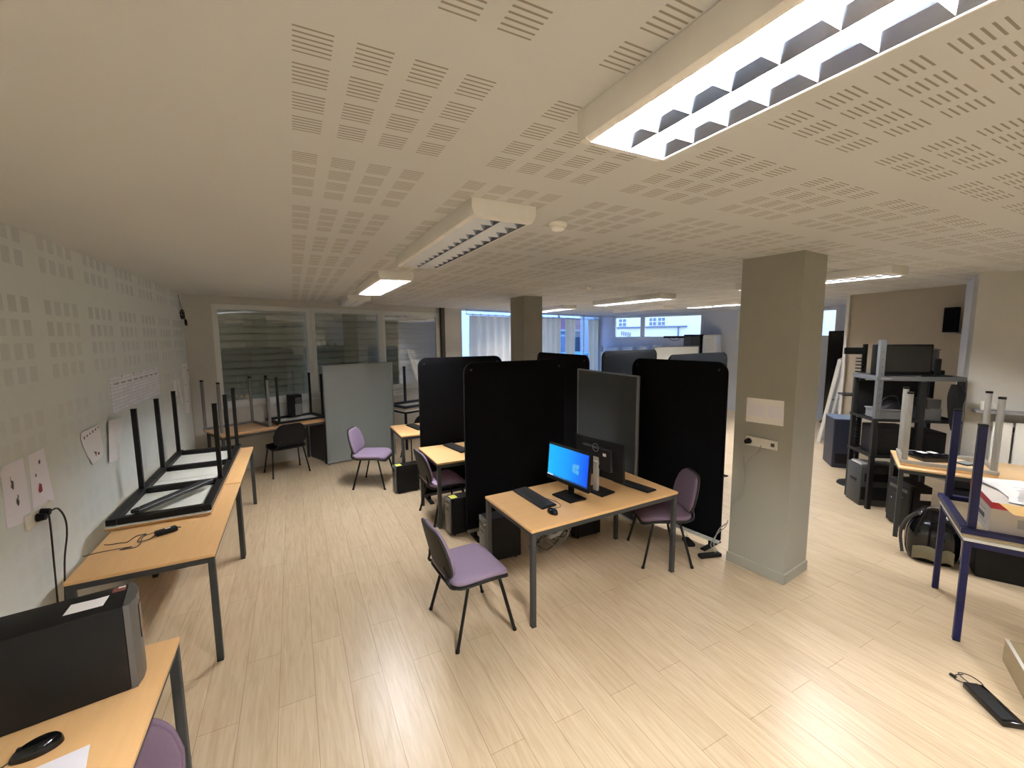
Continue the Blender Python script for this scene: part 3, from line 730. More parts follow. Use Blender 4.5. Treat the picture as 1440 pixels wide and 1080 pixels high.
# ------------------------------------------------------------------ computers
def monitor(label, loc, rz, w, h, z0, on=False, tilt=5, logo=False, stand='blackpl', shade='gloss'):
    """front faces local -y"""
    r = thing('monitor', label, 'monitor', loc, rz)
    T = Matrix.Translation((0, 0, z0)) @ Matrix.Rotation(R(-tilt), 4, 'X')
    MB().box((0, 0, h/2), (w, .026, h), bev=.006, T=T, seg=2).box((0, .022, h*.52), (w*.62, .03, h*.6), bev=.012, T=T).build('housing', 'blackpl', r)
    s = MB().box((0, -.0145, h*.53), (w-.034, .003, h-.052), T=T).build('screen', 'screen' if on else shade, r)
    if on:
        lg = MB(); cx, cz, q = w*.20, h*.50, .036
        for dx, dz, k in ((0, 0, 1), (1, 0, 1), (0, 1, 1), (1, 1, 1)):
            x0 = cx+dx*(q+.003)-q; z0_ = cz+dz*(q+.003)-q
            e = lambda x, z: (x, -.0168, z + (x-cx)*.10*(1 if z > cz else -1))
            lg.add([e(x0, z0_), e(x0+q, z0_), e(x0+q, z0_+q), e(x0, z0_+q)], [(0, 1, 2, 3)], T)
        lg.build('window_logo', 'logo', s)
        tb = MB(); wz = h*.53-(h-.052)/2
        tb.box((0, -.0166, wz+.007), (w-.036, .001, .012), T=T)
        tb.mi(1).box((-w*.40, -.0172, wz+.007), (.075, .001, .011), T=T)
        for k in range(7): tb.mi(2).box((-w*.29+k*.022, -.0172, wz+.007), (.009, .001, .008), T=T)
        tb.build('taskbar', ['taskbar', 'searchbox', 'logo'], s)
    sd = MB(); zb = z0+h*.45
    sd.box((0, .045, zb/2+.005), (.055, .03, zb-.02), bev=.006); sd.box((0, .036, zb), (.07, .03, .07), bev=.005); sd.build('stand_neck', stand, r)
    bs = MB(); bs.prism([(-.115, -.07), (.115, -.07), (.125, .10), (-.125, .10)], .0015, .012); bs.build('stand_base', 'blackpl', r)
    if logo:
        lt = MB(); P = [(.034*math.cos(2*PI*k/24), .0388, h*.80+.034*math.sin(2*PI*k/24)) for k in range(25)]
        lt.tube([T @ Vector(p) for p in P], .0022, 5, 0)
        cu = bpy.data.curves.new('logo_text', 'FONT'); cu.body = 'DELL'; cu.size = .022; cu.extrude = .0006; cu.align_x = 'CENTER'; cu.align_y = 'CENTER'
        to = bpy.data.objects.new('logo_text', cu); COL.objects.link(to); dg = bpy.context.evaluated_depsgraph_get()
        me = bpy.data.meshes.new_from_object(to.evaluated_get(dg)); bpy.data.objects.remove(to)
        Q = T @ Matrix.Translation((0, .0388, h*.80)) @ Matrix.Rotation(PI, 4, 'Z') @ Matrix.Rotation(PI/2, 4, 'X')
        lt.add([v.co.copy() for v in me.vertices], [list(p.vertices) for p in me.polygons], Q)
        lt.build('maker_logo', 'alu', r, smooth=False)
        MB().box((-.10, .0385, h*.66), (.036, .001, .026), T=T).build('sticker', 'paper', r)
    return r
monitor('lit monitor with bright blue desktop on the centre desk', (1.985, 2.872, .741), -82.8, .517, .318, .112, True, 5)
monitor('black monitor seen from behind with round maker logo on the centre desk', (2.325, 2.868, .741), 97.7, .551, .335, .135, False, 4, True, 'silver')
monitor('switched-off black monitor standing on the grey rack shelf', (6.36, 2.36, 1.583), -40, .60, .36, .02, False, 0, shade='dullscreen')
def keyboard(label, loc, rz, w=.44, d=.135):
    r = thing('keyboard', label, 'keyboard', loc, rz, 'black keyboards')
    T = Matrix.Rotation(R(3), 4, 'X')
    MB().box((0, 0, .010), (w, d, .014), bev=.004, T=T).build('base', 'blackpl', r)
    k = MB().box((0, 0, .0195), (w-.02, d-.03, .006), bev=.002, T=T)
    k.build('key_field', 'keys', r); return r
keyboard('black keyboard in front of the lit blue monitor', (1.725, 2.985, .742), -88, .47, .14)
keyboard('flat black keyboard at the right end of the centre desk', (2.665, 2.805, .742), 100, .38, .13)
keyboard('black keyboard on the desk between the black partitions', (1.705, 4.83, .742), -80)
keyboard('black keyboard on the farthest beech desk', (1.58, 6.28, .742), -80)
def mouse(label, loc, rz, cable=None, m='gloss', s=1.0):
    r = thing('computer_mouse', label, 'mouse', loc, rz)
    def fn(u, v):
        t = 2*PI*u; q = math.sin(PI/2*v); x = .058*math.cos(t)*math.cos(PI/2*v)**.5; y = .031*math.sin(t)*math.cos(PI/2*v)**.5*(1-.12*math.cos(t))
        return Vector((x*s, y*s, (.0015+.034*q*(1-.25*math.cos(t)*math.cos(PI/2*v)))*s))
    MB().grid(fn, 24, 8, True).build('mouse_body', m, r, ang=80)
    MB().cyl((.034*s, -.004*s, .0285*s), (.034*s, .004*s, .0285*s), .007*s).build('scroll_wheel', 'blackpl', r)
    if cable: MB().tube(cable, .0022, 6, 5).build('cable', 'cable', r)
    return r
mouse('black mouse at the front corner of the centre desk keyboard', (1.705, 2.665, .741), 95, [(.055, 0, .008), (.066, -.03, .004), (.05, -.09, .003), (.07, -.14, .003), (.16, -.16, .003), (.27, -.13, .003)])
mouse('glossy black mouse on the nearest left desk beside the white sheet', (-.835, 1.855, .741), 195, [(.055, 0, .008), (.085, .01, .004), (.12, -.02, .003), (.17, .0, .003), (.24, -.03, .003)], s=1.1)

def tower(label, loc, rz, L=.38, W=.17, Hh=.38, note=False, bez='bezel', chrome=False):
    """front bezel faces local -x"""
    r = thing('computer_tower', label, 'computer tower', (*loc, 0), rz)
    b = MB().box((.012, 0, Hh/2+.012), (L-.03, W, Hh-.01), bev=.004)
    for sx in (-1, 1):
        for sy in (-1, 1): b.cyl((sx*L*.36, sy*W*.36, .0005), (sx*L*.36, sy*W*.36, .013), .012)
    b.build('case', 'case', r)
    f = MB().box((-L/2+.006, 0, Hh/2+.012), (.022, W-.004, Hh-.012), bev=.008, seg=2)
    f.mi(1).box((-L/2-.006, 0, Hh*.86), (.004, W*.8, .04), bev=.001); f.box((-L/2-.006, 0, Hh*.70), (.004, W*.5, .012)); f.build('front_bezel', [bez, 'gloss'], r)
    MB().cyl((-L/2-.004, W*.28, Hh*.58), (-L/2-.009, W*.28, Hh*.58), .009).build('power_button', 'chrome', r)
    if note:
        n = MB(); n.add([(-L/2+.02, -W/2+.02, Hh+.0085), (-L/2+.095, -W/2+.025, Hh+.0085), (-L/2+.095, W/2-.03, Hh+.0085), (-L/2+.02, W/2-.035, Hh+.010)], [(0, 1, 2, 3)])
        n.build('sticky_note', 'yellow', r)
    if chrome: MB().box((-L/2+.01, -W/2-.002, Hh*.93), (.06, .004, .012)).build('handle', 'chrome', r)
    return r
tower('black computer tower with yellow note beside the farthest beech desk', (1.275, 5.69), 4, .33, .15, .375, True)
tower('black computer tower with yellow note under the middle beech desk', (1.545, 4.185), 3, .37, .15, .40, True)
tower('black computer tower on the floor behind the centre desk corner', (1.655, 3.50), -3, .36, .17, .42, False, chrome=True)
tower('black computer tower on the floor under the right half of the centre desk', (2.64, 3.52), 0, .32, .19, .36, False, 'case')
t = tower('black computer tower with white label under the pale right-hand desk', (5.83, 1.99), -40, .19, .36, .50, False, 'case')
MB().box((.04, -.1815, .40), (.10, .002, .07)).build('case_label', 'paper', t)

# the big case lying on the nearest desk (it runs out of the photo)
r = thing('computer_tower', 'large black computer case with white label on the nearest left desk', 'computer tower', (-.86, 2.095, .742), 9)
b = MB().box((-.02, 0, .173), (.46, .195, .345), bev=.006, seg=2); b.build('case', 'case', r)
f = MB(); pf = [(.0, -.0975), (.018, -.094), (.032, -.05), (.036, 0), (.032, .05), (.018, .094), (.0, .0975)]
f.prism([(.211+x, y) for x, y in pf], .002, .345); f.build('front_bezel', 'bezel', r)
MB().box((.2455, 0, .23), (.006, .05, .14), bev=.002).build('drive_door', 'gloss', r)
MB().add([(.04, -.04, .3465), (.15, -.045, .3465), (.16, .03, .3465), (.12, .028, .3465), (.05, .035, .3465)], [(0, 1, 2, 3, 4)]).build('white_label', 'paper', r)
MB().mi(0).box((.185, .062, .3462), (.04, .04, .001)).mi(1).box((.192, .075, .3468), (.022, .012, .001)).build('red_sticker', ['brownink', 'paper'], r)
MB().box((-.14, -.0985, .13), (.012, .002, .008)).build('latch', 'chrome', r)
r = thing('paper_sheet', 'white sheet of paper on the nearest left desk by the mouse', 'paper', (-.76, 1.64, .7415), 12)
MB().add([(-.105, -.148, 0), (.105, -.148, 0), (.105, .148, 0), (-.105, .148, .001)], [(0, 1, 2, 3)]).build('sheet', 'paperlav', r)
# adapter with cable on the left desk
r = thing('power_adapter', 'small black power adapter with tangled brown cable on the left desk', 'power adapter', (-.87, 3.665, .742), 27)
MB().box((0, 0, .016), (.125, .055, .031), bev=.008, seg=2).build('adapter_body', 'blackpl', r)
MB().box((.01, 0, .0325), (.03, .02, .001)).build('label_plate', 'paper', r)
MB().tube([(-.06, 0, .012), (-.10, -.03, .004), (-.16, -.02, .004), (-.13, .05, .006), (-.09, .08, .006), (-.14, .10, .004), (-.2, .04, .004), (-.23, .06, .004), (-.28, .09, .004), (-.30, .12, .004)], .0028, 6, 5).tube([(.06, 0, .012), (.09, .02, .004), (.05, .06, .004), (-.05, .055, .009), (-.12, .03, .010), (-.15, -.05, .008), (-.19, -.10, .004), (-.26, -.06, .004), (-.2, -.07, .004), (-.33, .0, .004), (-.42, .02, .004)], .0025, 6, 5).build('cable', 'cable', r)
# small speaker on the window desk
r = thing('speaker', 'small dark boxy speaker with pale front on the window desk', 'speaker', (-.03, 7.93, .807), 20)
MB().box((0, 0, .18), (.19, .16, .355), bev=.008).build('cabinet', 'blackpl', r)
MB().box((.03, -.085, .11), (.11, .012, .19), bev=.004).build('front_grille', 'greyplastic', r)
MB().box((.03, -.084, .26), (.09, .01, .10), bev=.004).build('front_panel', 'bezel', r)

# ------------------------------------------------------------------ left wall papers
WX = -1.3735
def wall_paper(name, label, cat, pts, marks=(), m='paper', curl=0, mats=None):
    """paper fixed flat on the left wall; pts and marks are (y, z) outlines"""
    cy = sum(p[0] for p in pts)/len(pts); cz = sum(p[1] for p in pts)/len(pts)
    r = thing(name, label, cat, (WX, cy, cz))
    n = len(pts); mb = MB()
    vs = [(.002+curl*abs(p[1]-cz), p[0]-cy, p[1]-cz) for p in pts]
    mb.add(vs+[(v[0]-.0015, v[1], v[2]) for v in vs], [tuple(range(n)), tuple(range(2*n-1, n-1, -1))]+[(i, (i+1) % n, n+(i+1) % n, n+i) for i in range(n)])
    mb.build('sheet', m, r, smooth=False)
    for nm, mm, out in marks:
        k = MB()
        for o in out: k.add([(.0028+curl*abs(p[1]-cz)+.0005, p[0]-cy, p[1]-cz) for p in o], [tuple(range(len(o)))])
        k.build(nm, mm, r, smooth=False)
    return r
def blob(y, z, w, h, n=9, sd=0):
    rr = random.Random(sd); return [(y+w/2*math.cos(2*PI*k/n)*rr.uniform(.55, 1.1), z+h/2*math.sin(2*PI*k/n)*rr.uniform(.6, 1.1)) for k in range(n)]
def rect(y, z, w, h): return [(y-w/2, z-h/2), (y+w/2, z-h/2), (y+w/2, z+h/2), (y-w/2, z+h/2)]
wall_paper('hanging_paper', 'white sheet with two small grey sketches, leftmost on the left wall', 'paper', [(3.07, 1.13), (3.305, 1.09), (3.295, 1.45), (3.11, 1.455), (3.085, 1.43)],
           [('sketch', 'ink', [blob(3.165, 1.335, .035, .06, sd=1), blob(3.19, 1.235, .03, .05, sd=2), blob(3.20, 1.26, .012, .03, sd=4), rect(3.155, 1.37, .004, .03)])], 'paperlav')
wall_paper('hanging_paper', 'white sheet with a dark red blot above the wall sockets', 'paper', [(3.325, 1.12), (3.565, 1.12), (3.515, 1.455), (3.345, 1.45)],
           [('red_drawing', 'redink', [blob(3.425, 1.235, .05, .075, sd=3)]), ('sketch', 'ink', [blob(3.45, 1.385, .025, .03, sd=5), blob(3.395, 1.32, .018, .026, sd=6)])], 'paperlav')
wall_paper('hanging_poster', 'small white poster with printed title and red-brown figure on the left wall', 'poster', [(4.14, 1.18), (4.33, 1.20), (4.37, 1.24), (4.335, 1.45), (4.02, 1.445), (4.01, 1.40), (4.06, 1.29)],
           [('printed_title', 'ink', [rect(4.06+.05*k, 1.40+.006*k, .018, .020-.004*(k % 3)) for k in range(6)]+[rect(4.18, 1.358, .22, .006)]), ('printed_figure', 'brownink', [blob(4.22, 1.285, .09, .12, 12, 8), blob(4.27, 1.235, .05, .03, sd=9)])], curl=.03)
wall_paper('hanging_paper', 'curling blank white sheet hanging right of the poster', 'paper', [(4.42, 1.12), (4.64, 1.09), (4.70, 1.2), (4.84, 1.42), (4.49, 1.45)], [('faint_print', 'inkfaint', [rect(4.56, 1.22, .05, .05)])], curl=.08)
wall_paper('hanging_chart', 'wide printed timetable pinned above the upturned tables', 'wall chart', [(4.66, 1.475), (6.10, 1.48), (6.13, 1.79), (4.66, 1.79)],
           [('pin', 'ink', [blob(y, 1.775, .03, .014, sd=k) for k, y in enumerate((4.95, 5.26, 5.5, 5.72, 5.93))]), ('heading_cells', 'inkfaint', [rect(4.8+.17*k, 1.72, .11, .016) for k in range(8)])], 'chart')
wall_paper('hanging_paper_strip', 'short white strip beside the upturned table legs, nearer one', 'paper strip', [(6.74, 1.36), (6.87, 1.38), (6.88, 1.57), (6.74, 1.58)])
wall_paper('hanging_paper_strip', 'short white strip beside the upturned table legs, farther one', 'paper strip', [(7.05, 1.24), (7.12, 1.22), (7.03, 1.57), (6.93, 1.57)])
wall_paper('hanging_paper_strip', 'tall white strip with three dark dots near the window corner', 'paper strip', [(7.27, 1.07), (7.50, 1.05), (7.52, 1.75), (7.25, 1.755)], [('dot', 'ink', [blob(7.385, z, .05, .022, sd=k) for k, z in enumerate((1.70, 1.46, 1.22))])])
r = thing('hanging_card', 'two-part white card pinned in the corner beside the shuttered window', 'paper', (WX, 7.60, 1.64))
MB().box((.002, -.015, .08), (.002, .09, .12)).mi(1).box((.002, 0, .012), (.002, .085, .018)).mi(0).box((.002, .01, -.07), (.002, .09, .15)).build('card', ['paper', 'inkfaint'], r)
# cable coil high in the corner
r = thing('cable_coil', 'black coiled cable with plugs hanging high in the corner by the window', 'cable', (-1.345, 7.44, 2.44))
P = [(.012*math.sin(k*.9), .062*math.cos(2*PI*k/12), .062*math.sin(2*PI*k/12)) for k in range(38)]
MB().tube(P+[(.01, .08, -.05), (.01, .10, -.07)], .006, 6, 2).build('coil', 'cable', r)
for k, (y, z) in enumerate(((.10, -.10), (.135, -.115))): MB().box((.012, y, z), (.024, .022, .075), rz=0, bev=.005).build('plug', 'blackpl', r)
MB().tube([(0, .01, .06), (-.01, -.02, .16), (-.018, -.03, .27)], .003, 6, 3).build('feed_wire', 'cable', r)

# sockets and plugs
r = thing('wall_socket', 'white socket plate under the papers on the left wall', 'wall socket', (WX, 3.355, 1.095))
MB().box((.009, 0, 0), (.016, .27, .085), bev=.004).build('plate', 'socket', r)
for y in (-.085, 0, .085): MB().cyl((.0165, y, 0), (.0185, y, 0), .026, n=20).build('outlet', 'socket', r)
r = thing('power_cable', 'two black plugs with cords drooping from the left wall socket', 'power cord', (WX, 3.355, 1.095))
for y, h in ((-.05, 0), (.0, .012)): MB().cyl((.0205, y, h), (.058, y, h), .024, .018, n=16).build('plug', 'blackpl', r)
MB().tube([(.05, 0, -.0), (.05, .0, -.10), (.045, -.005, -.35), (.04, -.02, -.75), (.04, -.03, -1.08)], .005, 6, 4).build('cord', 'cable', r)
MB().tube([(.055, .0, .01), (.06, .08, .0), (.06, .15, -.09), (.055, .16, -.2), (.05, .10, -.36), (.045, .05, -.7), (.04, .03, -1.085)], .005, 6, 4).build('cord', 'cable', r)
# pillar sockets, paper and cables : local x runs along the pillar's left face
pt = (P1B-P1A).normalized(); an = math.degrees(math.atan2(pt.y, pt.x))
def pl(name, label, cat, s, z): return thing(name, label, cat, P1A+pt*s+Vector((0, 0, z)), an)   # local -y points out of the face
r = pl('hanging_paper', 'white sheet of two pages taped on the near pillar above the sockets', 'paper', .255, 1.445)
MB().add([(-.155, -.003, -.108), (.15, -.003, -.102), (.145, -.003, .108), (-.155, -.003, .105)], [(0, 1, 2, 3)]).build('sheet', 'paper', r)
MB().add([(-.14, -.0036, -.05), (.005, -.0036, -.048), (.005, -.0036, .055), (-.14, -.0036, .05)], [(0, 1, 2, 3)]).add([(.02, -.0036, -.048), (.14, -.0036, -.045), (.137, -.0036, .055), (.02, -.0036, .055)], [(0, 1, 2, 3)]).build('printed_page', 'paperlav', r)
r = pl('wall_socket', 'long white four-gang socket plate on the near pillar', 'wall socket', .243, 1.172)
MB().box((0, -.009, 0), (.26, .016, .08), bev=.004).build('plate', 'socket', r)
for x in (-.095, -.032, .032): MB().cyl((x, -.0165, 0), (x, -.0185, 0), .026, n=20).build('outlet', 'socket', r)
MB().box((.095, -.0175, 0), (.03, .002, .03)).build('network_port', 'ink', r)
r = pl('power_cable', 'black plug with pale cords trailing down the near pillar', 'power cord', .243, 1.172)
MB().cyl((-.10, -.019, .0), (-.10, -.062, .0), .026, .02, n=16).build('plug', 'blackpl', r)
MB().tube([(-.105, -.05, .0), (-.14, -.04, -.03), (-.13, -.03, -.17), (-.105, -.028, -.40), (-.14, -.03, -.52), (-.205, -.03, -.585), (-.20, -.03, -.70), (-.165, -.028, -.77), (-.195, -.03, -.75)], .0045, 6, 4).build('cord', 'greycable', r)
MB().tube([(.01, -.03, -.02), (-.02, -.03, -.08), (-.09, -.028, -.17), (-.10, -.03, -.38), (-.125, -.028, -.50), (-.19, -.03, -.56), (-.22, -.03, -.66)], .0045, 6, 4).build('cord', 'greycable', r)

# floor cables and strips near the pillar and under the centre desk
r = thing('power_strip', 'dark power strip on the floor at the foot of the near pillar', 'power strip', (3.40, 2.555, .001), -18)
MB().box((0, 0, .019), (.22, .055, .036), bev=.006).build('strip_body', 'blackpl', r)
MB().tube([(.10, .0, .03), (.08, .06, .09), (.14, .08, .22), (.22, .06, .30)], .0055, 6, 5).tube([(.06, .0, .035), (.04, .05, .10), (.12, .06, .20), (.17, .03, .27), (.21, .05, .33)], .004, 6, 5).build('cable', 'greycable', r)
r = thing('power_adapter', 'black power adapter on the floor behind the shadowed chair', 'power adapter', (3.435, 2.83, .001), 65)
MB().box((0, 0, .02), (.15, .075, .038), bev=.008).build('adapter_body', 'blackpl', r)
MB().tube([(.07, 0, .02), (.12, -.02, .005), (.2, -.08, .005), (.3, -.06, .005), (.38, -.10, .005)], .004, 6, 4).build('cable', 'greycable', r)
r = thing('cable_bundle', 'tangle of grey cables hanging behind and under the centre desk', 'cables', (2.13, 3.42, .0))
for k in range(7):
    rr = random.Random(k); P = [(-.22+.03*k, -.02+.01*k, .06+.03*rr.random())]
    for q in range(5): P.append((-.18+.12*q+rr.uniform(-.05, .05), rr.uniform(-.06, .08), .02+.16*rr.random()))
    MB().tube(P, .004+.002*rr.random(), 6, 4).build('cable', 'greycable' if k % 3 else 'cable', r)
MB().box((.12, .02, .12), (.22, .05, .04), rz=.2, bev=.006).build('socket_strip', 'trunk', r)
r = thing('wall_sign', 'small white paper sign under the third shuttered window', 'sign'); r.matrix_world = BWM @ Matrix.Translation((3.50, -.004, .955))
MB().box((0, 0, 0), (.30, .003, .10)).build('sheet', 'paper', r); k = MB()
for q in range(3): k.box((0, -.002, .02-.02*q), (.2, .001, .006))
k.build('printed_lines', 'inkfaint', r)
# ------------------------------------------------------------------ right-hand side
def rot(o, rz): o.rotation_euler.z = R(rz); return o
AR = -39.9
r = thing('metal_rack', 'dark metal rack on the right with one taller silver post', 'rack', (6.03, 2.43, 0), AR)
for x, y, h, m, w in ((0, 0, 2.02, 'silver', .05), (.80, 0, 1.60, 'blacksteel', .05), (0, .45, 1.60, 'blacksteel', .045), (.80, .45, 1.60, 'blacksteel', .045), (.44, .0, 1.54, 'blacksteel', .06)):
    p = MB()
    if m == 'silver':
        p.box((0+x-.012, y, h/2+.55), (.014, w, h-1.1)).box((x+.015, y-.018, h/2+.55), (.05, .012, h-1.1)).mi(1).box((x, y, .55), (.045, .045, 1.098))
        for k in range(9): p.cyl((x+.012, y-.0245, 1.2+.085*k), (x+.012, y-.0255, 1.2+.085*k), .005, n=8)
        p.build('post', ['greysteel', 'blacksteel'], r)
    else: p.box((x, y, h/2), (w, w, h-.002), bev=.003).build('post', m, r)
for z, m, hh in ((1.555, 'greysteel', .05), (1.075, 'blacksteel', .03), (.64, 'blacksteel', .03)):
    s = MB(); s.box((.40, .225, z), (.86, .50, .012))
    for y in (-.022, .472): s.box((.40, y, z+hh/2-.004), (.86, .008, hh))
    for x in (-.026, .826): s.box((x, .225, z+hh/2-.004), (.008, .49, hh))
    s.build('shelf', m, r)
MB().box((.40, .45, 1.3), (.74, .008, .42)).build('back_plate', 'blacksteel', r)
MB().box((.06, -.027, 1.575), (.10, .003, .022)).build('shelf_label', 'greyplastic', r)
def rk(x, y, z=0):
    c, s = math.cos(R(AR)), math.sin(R(AR)); return (6.03+x*c-y*s, 2.43+x*s+y*c, z)
r = thing('plastic_crate', 'grey moulded plastic crate on the rack shelf below the monitor', 'crate', rk(.225, .19, 1.082), AR)
c = MB()
for s in (-1, 1): c.box((0, s*.115, .06), (.34, .008, .11), bev=.003).box((s*.168, 0, .06), (.008, .225, .11), bev=.003)
c.box((0, 0, .006), (.33, .22, .008)).build('tub', 'greyplastic', r)
rm = MB()
for s in (-1, 1): rm.box((0, s*.122, .112), (.36, .018, .014), bev=.004).box((s*.175, 0, .112), (.018, .23, .014), bev=.004)
rm.build('rim', 'greyplastic', r)
r = thing('bag', 'black soft bag lying in the grey crate on the rack', 'bag', rk(.225, .19, 1.092), AR)
MB().grid(lambda u, v: Vector((.145*math.cos(2*PI*u)*math.cos(PI/2*v)**.5, .09*math.sin(2*PI*u)*math.cos(PI/2*v)**.5, .002+(.17+.03*math.sin(9*u))*math.sin(PI/2*v))), 26, 8, True).build('bag_body', 'blackpl', r, ang=70)
MB().tube([(-.10, 0, .14), (-.04, -.02, .24), (.06, -.02, .25), (.12, 0, .13)], .008, 6, 5).build('strap', 'navy', r)
for k, (x, y, w, d, h, l) in enumerate(((.60, .17, .17, .22, .14, 'pale grey carton low in the right half of the rack'), )):
    r = thing('carton', l, 'carton', rk(x, y, 1.082), AR)
    MB().box((0, 0, h/2), (w, d, h), bev=.004).build('carton_body', 'greyplastic', r); MB().box((0, 0, h+.002), (.05, d-.002, .002)).build('tape', 'beige', r)
r = thing('carton', 'second pale carton stacked on the first in the rack', 'carton', rk(.60, .17, 1.228), AR+6)
MB().box((0, 0, .05), (.15, .2, .10), bev=.004).build('carton_body', 'bezel', r); MB().box((0, 0, .102), (.04, .198, .002)).build('tape', 'beige', r)
for x, w, hh, l in ((.24, .36, .34, 'black box on the middle shelf of the rack, under the grey crate'), (.62, .24, .30, 'narrow black box on the right of the rack middle shelf')):
    r = thing('storage_box', l, 'box', rk(x, .20, .648), AR)
    MB().box((0, 0, hh/2), (w, .34, hh), bev=.008).build('box_body', 'case', r); MB().box((0, -.1725, hh*.6), (w*.7, .004, hh*.3), bev=.001).build('front_panel', 'blackpl', r)
r = thing('cable_bundle', 'black cables hanging down the right side of the rack', 'cables', rk(.70, -.06, 1.30), AR)
for k in range(6):
    q = .012*k; MB().tube([(-.02+q, .0, .22), (-.05+q, -.008, .08), (-.03+q, -.014, -.14), (0+q*.4, -.012, -.24-.03*(k % 3)), (.015+q*.5, -.02, -.12), (.03+q, -.012, .1), (.01+q*.6, .0, .22)], .012, 6, 4).build('cable', 'blackpl', r)
r = thing('desk_telephone', 'black desk telephone parts piled on the right end of the rack', 'telephone', rk(.70, .19, 1.568), AR)
MB().prism([(-.10, -.09), (.08, -.09), (.08, .11), (-.10, .11)], .0, .035).box((0, .06, .06), (.17, .06, .06), bev=.01).build('phone_base', 'blackpl', r)
MB().box((-.03, -.02, .13), (.05, .05, .20), bev=.014, seg=2).build('handset', 'blackpl', r)
r = thing('storage_box', 'grey translucent box standing on the rack by the wall corner', 'box', rk(.70, .375, 1.568), AR)
MB().box((0, 0, .16), (.16, .10, .31), bev=.01).build('box_body', 'bezel', r); MB().box((0, 0, .325), (.17, .11, .016), bev=.004).build('lid', 'greyplastic', r)
r = thing('printer', 'dark grey box-shaped printer on the floor at the rack foot', 'printer', rk(.16, .235, 0), AR)
MB().box((0, 0, .25), (.42, .30, .498), bev=.012, seg=2).build('printer_body', 'steel', r)
MB().box((0, -.152, .36), (.34, .008, .10), bev=.002).build('paper_slot', 'blackpl', r); MB().box((-.02, -.153, .16), (.36, .006, .16), bev=.002).build('paper_drawer', 'case', r)
MB().box((-.13, -.02, .512), (.15, .22, .024), bev=.005).build('control_panel', 'silver', r)
for s in (-1, 1): MB().box((s*.213, 0, .3), (.006, .12, .03)).build('handle', 'blackpl', r)
r = thing('cable_spine_stand', 'black pole stand with comb-like cable rings left of the rack', 'stand', (6.86, 2.94, 0), -48)
MB().cyl((0, 0, .02), (0, 0, 1.95), .028).build('pole', 'blacksteel', r)
MB().box((-.12, 0, 1.86), (.22, .05, .09), bev=.006).build('arm', 'blacksteel', r)
MB().box((-.10, -.05, 1.27), (.30, .24, .02), bev=.004).build('shelf', 'blacksteel', r)
sp = MB()
for k in range(30): sp.cyl((-.055, -.02, .45+.045*k), (-.055, -.02, .462+.045*k), .045, n=12)
sp.build('cable_rings', 'blackpl', r); MB().lathe([(.001, .0), (.2, .0), (.19, .02), (.03, .03), (.001, .03)]).build('base', 'blacksteel', r)
r = thing('storage_box', 'tall navy-black box on the floor behind the pole stand', 'box', (7.71, 3.545, 0), -49)
MB().box((0, 0, .385), (.30, .45, .768), bev=.012).build('box_body', 'navy', r); MB().box((0, 0, .775), (.31, .46, .014), bev=.004).build('lid', 'slate', r)
MB().box((0, -.2265, .15), (.22, .004, .16), bev=.001).build('front_panel', 'blackpl', r)
# leaning white lamp housings
for x, l in ((9.02, 'long white lamp housing leaning in the far passage, left one'), (9.23, 'long white lamp housing leaning in the far passage, right one')):
    r = thing('lamp_housing', l, 'lamp housing', (x, 4.50, .012), 0)
    r.rotation_euler = (R(13.5), R(-10), 0)
    b = MB(); b.box((0, 0, .86), (.15, .012, 1.70))
    for s in (-1, 1): b.box((s*.07, -.03, .86), (.012, .05, 1.70), bev=.003)
    b.build('housing', 'white', r)
    MB().box((0, -.03, 1.65), (.12, .04, .10), bev=.01).build('end_block', 'lampw', r)
    MB().cyl((.0, -.03, .08), (.0, -.03, 1.58), .013).build('tube', 'tube_off', r)
    MB().box((.03, -.034, .9), (.03, .03, .02)).build('clip', 'blackpl', r)
# wall loudspeaker
r = thing('loudspeaker', 'small black loudspeaker high on the beige wall', 'loudspeaker', (8.085, 2.50, 2.10), -102)
MB().box((0, 0, .17), (.14, .09, .34), bev=.006).build('cabinet', 'blackpl', r); MB().box((0, -.047, .17), (.12, .004, .31)).build('grille', 'blackfab', r)
MB().box((0, .035, -.02), (.16, .12, .02), bev=.003).build('bracket', 'silver', r)
# radiator and sill
RM = Matrix.Translation(PC_) @ Matrix.Rotation(R(-64), 4, 'Z')     # x along the wall, -y into the room
r = thing('radiator', 'white panel radiator under the grey sill behind the pale desk', 'radiator'); r.matrix_world = RM
for k in range(9):
    x = .21+.165*k; MB().box((x+.07, -.085, .64), (.145, .03, .98), bev=.008, seg=2).build('radiator_panel', 'rad', r)
b = MB()
for z in (.22, 1.05): b.box((.92, -.055, z), (1.42, .03, .05))
for x in (.3, 1.5): b.box((x, -.02, .64), (.03, .038, .9))
b.build('manifold', 'steel', r)
t = sroot('trim_4'); t.matrix_world = RM
MB().box((.85, -.09, 1.235), (1.6, .18, .03), bev=.004).build('sill', 'greyplastic', t)
r = thing('cup', 'white cup standing on the grey sill over the radiator', 'cup'); r.matrix_world = RM @ Matrix.Translation((.13, -.11, 1.251))
MB().lathe([(.001, 0), (.034, 0), (.045, .10), (.041, .10), (.031, .008), (.001, .008)]).build('cup_body', 'socket', r)
MB().tube([(.038, 0, .025), (.066, 0, .035), (.068, 0, .065), (.043, 0, .08)], .005, 6, 4).build('handle', 'socket', r)
